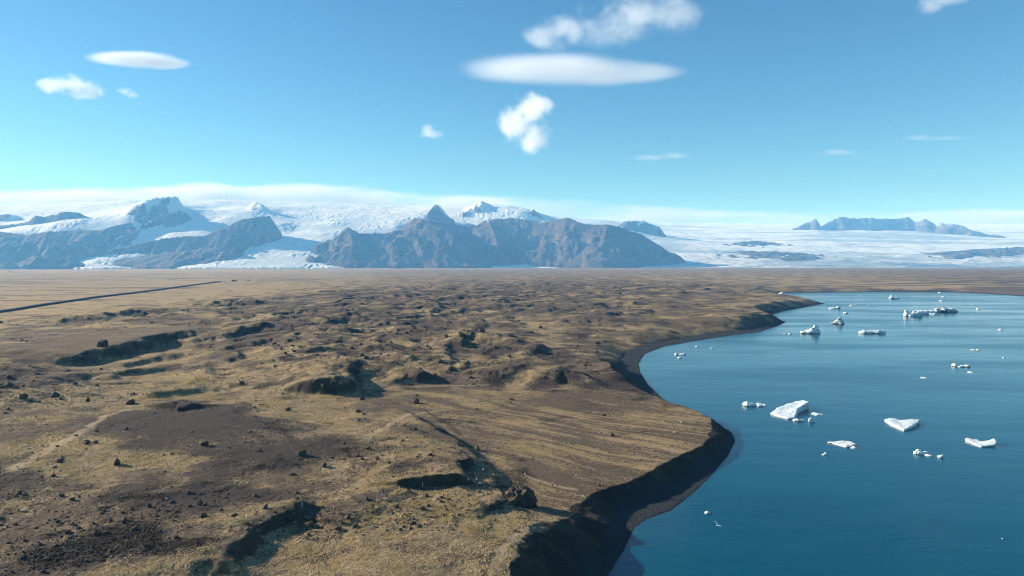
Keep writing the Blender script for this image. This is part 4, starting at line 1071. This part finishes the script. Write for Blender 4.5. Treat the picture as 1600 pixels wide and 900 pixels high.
for (px, py, j, rz, lab), g in zip(PEOPLE, HP):
    o = new_obj('person', BODY); o.location = (g[0], g[1], g[2] - .01); o.rotation_euler = (0, 0, rz)
    sc_ = rng.uniform(.96, 1.05); o.scale = (sc_,) * 3
    new_obj('jacket', JACK[j], o); new_obj('trousers', TROU, o); new_obj('hair', HAIR, o)
    tag(o, lab, 'person', 'people walking on the moor')
M_wood = simple_mat('weathered_wood', (.42, .38, .32), .85, .2, 6)
bm = bmesh.new()
for r0, z in ((.065, -.35), (.06, .9), (.055, 1.45), (.03, 1.52)):
    pass
def ring_mesh(name, prof, mat, seg=10):
    bm = bmesh.new(); rings = []
    for r0, z in prof: rings.append([bm.verts.new((r0 * math.cos(2 * math.pi * i / seg), r0 * math.sin(2 * math.pi * i / seg), z)) for i in range(seg)])
    for a, b in zip(rings[:-1], rings[1:]):
        for i in range(seg): bm.faces.new((a[i], a[(i + 1) % seg], b[(i + 1) % seg], b[i]))
    bm.faces.new(rings[-1]); bm.faces.new(rings[0][::-1])
    me = bpy.data.meshes.new(name); bm.to_mesh(me); bm.free(); me.materials.append(mat); return me
POST = ring_mesh('trail_marker', [(.085, -.4), (.08, .9), (.07, 1.38), (.03, 1.5)], M_wood)
BAND = ring_mesh('painted_band', [(.079, 1.12), (.079, 1.28)], simple_mat('white_paint', (.75, .74, .70), .6, .05))
MK = [(422,815,'weathered trail marker post leftmost along the bank path'),(472,793.5,'weathered trail marker post on the rim above the grassy hollow'),(522,798,'weathered trail marker post right of the grassy hollow'),
      (588,785,'weathered trail marker post at the bend of the gravel path'),(597,774,'weathered trail marker post just above the path bend'),(624,767,'weathered trail marker post standing before a dark path bank'),
      (660,762,'weathered trail marker post halfway between path bend and scarp'),(847,768,'weathered trail marker post near the big boulder'),(1084,663,'weathered trail marker post by the point of the gravel fan'),
      (345,870,'weathered trail marker post beside the curved bank hollow, lowest of all')]
for (px, py, lab), g in zip(MK, pix_ground([(m[0], m[1]) for m in MK])):
    o = new_obj('trail_marker', POST); o.location = tuple(g); o.rotation_euler = (rng.uniform(-.06, .06), rng.uniform(-.06, .06), rng.uniform(0, 3))
    new_obj('painted_band', BAND, o); tag(o, lab, 'post', 'trail marker posts')
# green shrub beside the big boulder
g = pix_ground([(793, 778)])[0]
r2 = np.random.RandomState(8); V, Fs = [], []
for i in range(900):
    d = r2.normal(0, 1, 3); d /= np.linalg.norm(d); q = d * np.array([1.3, 1.1, .95]) * r2.uniform(.6, 1.0) ** .5 * (1 + .25 * math.sin(5 * d[0] + 3 * d[1])); q[2] = abs(q[2])
    a, b = r2.normal(0, .13, 3), r2.normal(0, .13, 3); n = len(V); V += [q - a, q + b, q + a, q - b]; Fs.append((n, n + 1, n + 2, n + 3))
shrub = bpy.data.objects.new('shrub', None); col.objects.link(shrub); shrub.location = tuple(g)
tag(shrub, 'low yellow-green shrub at the left foot of the largest boulder', 'shrub')
me = bpy.data.meshes.new('foliage'); me.from_pydata([tuple(v) for v in V], [], Fs); me.materials.append(simple_mat('shrub_leaf', (.10, .12, .03), .7, .4, 2)); new_obj('foliage', me, shrub)
bm = bmesh.new()
for i in range(7):
    a = i * .9; m = Matrix.Translation((.3 * math.cos(a), .3 * math.sin(a), .35)) @ Matrix.Rotation(.4, 4, Vector((-math.sin(a), math.cos(a), 0)))
    bmesh.ops.create_cone(bm, segments=6, radius1=.05, radius2=.02, depth=.8, cap_ends=True, matrix=m)
me = bpy.data.meshes.new('stems'); bm.to_mesh(me); bm.free(); me.materials.append(M_wood); new_obj('stems', me, shrub)

# ------------------------------------------------------------------ cars on the road
def car_parts():
    prof = [(-2.2,.35),(-2.25,.75),(-2.1,.95),(-1.75,1.0),(-1.45,1.5),(-.2,1.58),(.55,1.48),(1.15,1.0),(2.0,.88),(2.2,.7),(2.2,.35)]
    bm = bmesh.new(); L = [bm.verts.new((x, -.88 if z < 1.05 else -.72, z)) for x, z in prof]; Rr = [bm.verts.new((x, .88 if z < 1.05 else .72, z)) for x, z in prof]
    n = len(prof); bm.faces.new(L[::-1]); bm.faces.new(Rr)
    for i in range(n): bm.faces.new((L[i], L[(i + 1) % n], Rr[(i + 1) % n], Rr[i]))
    bmesh.ops.recalc_face_normals(bm, faces=bm.faces[:]); bmesh.ops.bevel(bm, geom=bm.edges[:], offset=.05, segments=2, affect='EDGES')
    me = bpy.data.meshes.new('car'); bm.to_mesh(me); bm.free()
    bm = bmesh.new()
    for s_ in (-1, 1):
        pts = [(-1.4, 1.05, .87), (-1.25, 1.42, .80), (.5, 1.40, .80), (.95, 1.05, .87)]
        bm.faces.new([bm.verts.new((x, s_ * (y + .012), z)) for x, z, y in pts])
    win = bpy.data.meshes.new('window'); bm.to_mesh(win); bm.free()
    bm = bmesh.new(); bmesh.ops.create_cone(bm, segments=18, radius1=.34, radius2=.34, depth=.24, cap_ends=True, matrix=Matrix.Rotation(math.pi / 2, 4, 'X'))
    bmesh.ops.bevel(bm, geom=bm.edges[:], offset=.04, segments=1, affect='EDGES')
    wh = bpy.data.meshes.new('wheel'); bm.to_mesh(wh); bm.free()
    win.materials.append(simple_mat('car_glass', (.02, .025, .03), .1, .1, 3, .8)); wh.materials.append(simple_mat('tyre', (.02, .02, .02), .9, .1))
    return me, win, wh
CB, CW, CH = car_parts()
RX, RY, RZ_ = RP
for px, c, lab in ((152, (.05, .05, .06), 'dark car on the embankment road, middle of three'), (163, (.35, .36, .38), 'silver car on the embankment road, right behind the dark one'), (245, (.30, .03, .03), 'red car on the embankment road, farthest of three')):
    i = int(np.argmin(np.abs(RX / RY * F + 800 - px))); me = CB.copy(); me.materials.append(simple_mat('car_paint', c, .35, .08, 1, .5))
    o = new_obj('car', me); o.location = (RX[i] + .0, RY[i], RZ_[i] + .02); o.rotation_euler = (0, 0, math.atan2(RY[i + 1] - RY[i], RX[i + 1] - RX[i]))
    new_obj('window', CW, o)
    for wx_ in (-1.35, 1.4):
        for wy_ in (-.8, .8): w = new_obj('wheel', CH, o); w.location = (wx_, wy_, .34)
    tag(o, lab, 'car', 'cars on the embankment road')
# far farm sheds on the plain
def shed(px, py, w, d, h, wall, roof, lab):
    x_, y_ = at_z(px, py, 9.0); x_, y_ = float(x_), float(y_); z_ = float(ground(np.array([x_]), np.array([y_]))[0])
    r0 = bpy.data.objects.new('farm_shed', None); col.objects.link(r0); r0.location = (x_, y_, z_ - .3); r0.rotation_euler = (0, 0, .2)
    me = box_mesh('walls', (-w / 2, -d / 2, 0), (w / 2, d / 2, h)); me.materials.append(simple_mat('shed_wall', wall, .8, .1, .5)); new_obj('walls', me, r0)
    bm = bmesh.new(); e = .4
    P_ = [(-w / 2 - e, -d / 2 - e, h + .003), (w / 2 + e, -d / 2 - e, h + .003), (w / 2 + e, 0, h + d * .32), (-w / 2 - e, 0, h + d * .32), (-w / 2 - e, d / 2 + e, h + .003), (w / 2 + e, d / 2 + e, h + .003)]
    v = [bm.verts.new(p) for p in P_]
    for f in ((0, 1, 2, 3), (3, 2, 5, 4), (0, 3, 4), (1, 5, 2), (0, 4, 5, 1)): bm.faces.new([v[k] for k in f])
    me = bpy.data.meshes.new('roof'); bm.to_mesh(me); bm.free(); me.materials.append(simple_mat('shed_roof', roof, .7, .1, .5)); new_obj('roof', me, r0)
    me = box_mesh('door', (-w * .15, -d / 2 - .08, 0), (w * .15, -d / 2 - .003, h * .8)); me.materials.append(simple_mat('shed_door', (.1, .1, .1), .7)); new_obj('door', me, r0)
    tag(r0, lab, 'shed', 'sheds on the plain')
shed(15, 424.5, 26, 12, 7, (.75, .75, .73), (.6, .6, .6), 'white shed far out on the left plain near the mountain foot')
shed(388, 438.5, 14, 8, 4.5, (.72, .72, .70), (.55, .55, .55), 'small white shed on the plain right of the road end')
shed(366, 438.8, 18, 9, 4.5, (.06, .055, .05), (.05, .05, .05), 'small dark shed on the plain left of the small white one')

# ------------------------------------------------------------------ gull over the lake
gx_, gy_, gz_ = at_d(1121, 821, 140.0)
M_gull = simple_mat('gull_feather', (.78, .78, .77), .7, .05); M_gullg = simple_mat('gull_grey', (.42, .44, .47), .7, .08)
bm = bmesh.new(); prev = None
for yq, rw, rh in ((-.30, .01, .008), (-.22, .05, .035), (-.08, .07, .062), (.08, .065, .06), (.18, .045, .045), (.24, .042, .042), (.29, .025, .025), (.34, .006, .006)):
    ring = [bm.verts.new((rw * math.cos(2 * math.pi * i / 10), yq, rh * math.sin(2 * math.pi * i / 10))) for i in range(10)]
    if prev:
        for i in range(10): bm.faces.new((prev[i], prev[(i + 1) % 10], ring[(i + 1) % 10], ring[i]))
    else: bm.faces.new(ring[::-1])
    prev = ring
bm.faces.new(prev)
gull_me = bpy.data.meshes.new('gull'); bm.to_mesh(gull_me); bm.free(); gull_me.materials.append(M_gull)
gull = new_obj('gull', gull_me); gull.location = (float(gx_), float(gy_), float(gz_)); gull.rotation_euler = (.1, .35, -1.0); gull.scale = (1.25,) * 3
tag(gull, 'white gull flying over the water with raised wings, below the lone ice chunk', 'gull')
for s_ in (-1, 1):
    bm = bmesh.new(); st = [(.05, .12, -.10, .03), (.22, .15, -.08, .20), (.40, .14, -.06, .32), (.58, .06, -.07, .36), (.72, -.06, -.10, .36)]
    rows_ = [[bm.verts.new((s_ * x_, ya, z_)), bm.verts.new((s_ * x_, (ya + yb) / 2, z_ + .025)), bm.verts.new((s_ * x_, yb, z_)), bm.verts.new((s_ * x_, (ya + yb) / 2, z_ - .01))] for x_, ya, yb, z_ in st]
    for a, b in zip(rows_[:-1], rows_[1:]):
        for i in range(4): bm.faces.new((a[i], a[(i + 1) % 4], b[(i + 1) % 4], b[i]))
    bm.faces.new(rows_[0]); bm.faces.new(rows_[-1]); bmesh.ops.recalc_face_normals(bm, faces=bm.faces[:])
    me = bpy.data.meshes.new('wing'); bm.to_mesh(me); bm.free(); me.materials.append(M_gullg if s_ > 0 else M_gull); new_obj('wing', me, gull)
bm = bmesh.new(); bmesh.ops.create_cone(bm, segments=8, radius1=.014, radius2=.003, depth=.07, cap_ends=True, matrix=Matrix.Translation((0, .36, -.005)) @ Matrix.Rotation(-math.pi / 2, 4, 'X'))
me = bpy.data.meshes.new('beak'); bm.to_mesh(me); bm.free(); me.materials.append(simple_mat('beak_yellow', (.6, .4, .05), .5, .05)); new_obj('beak', me, gull)
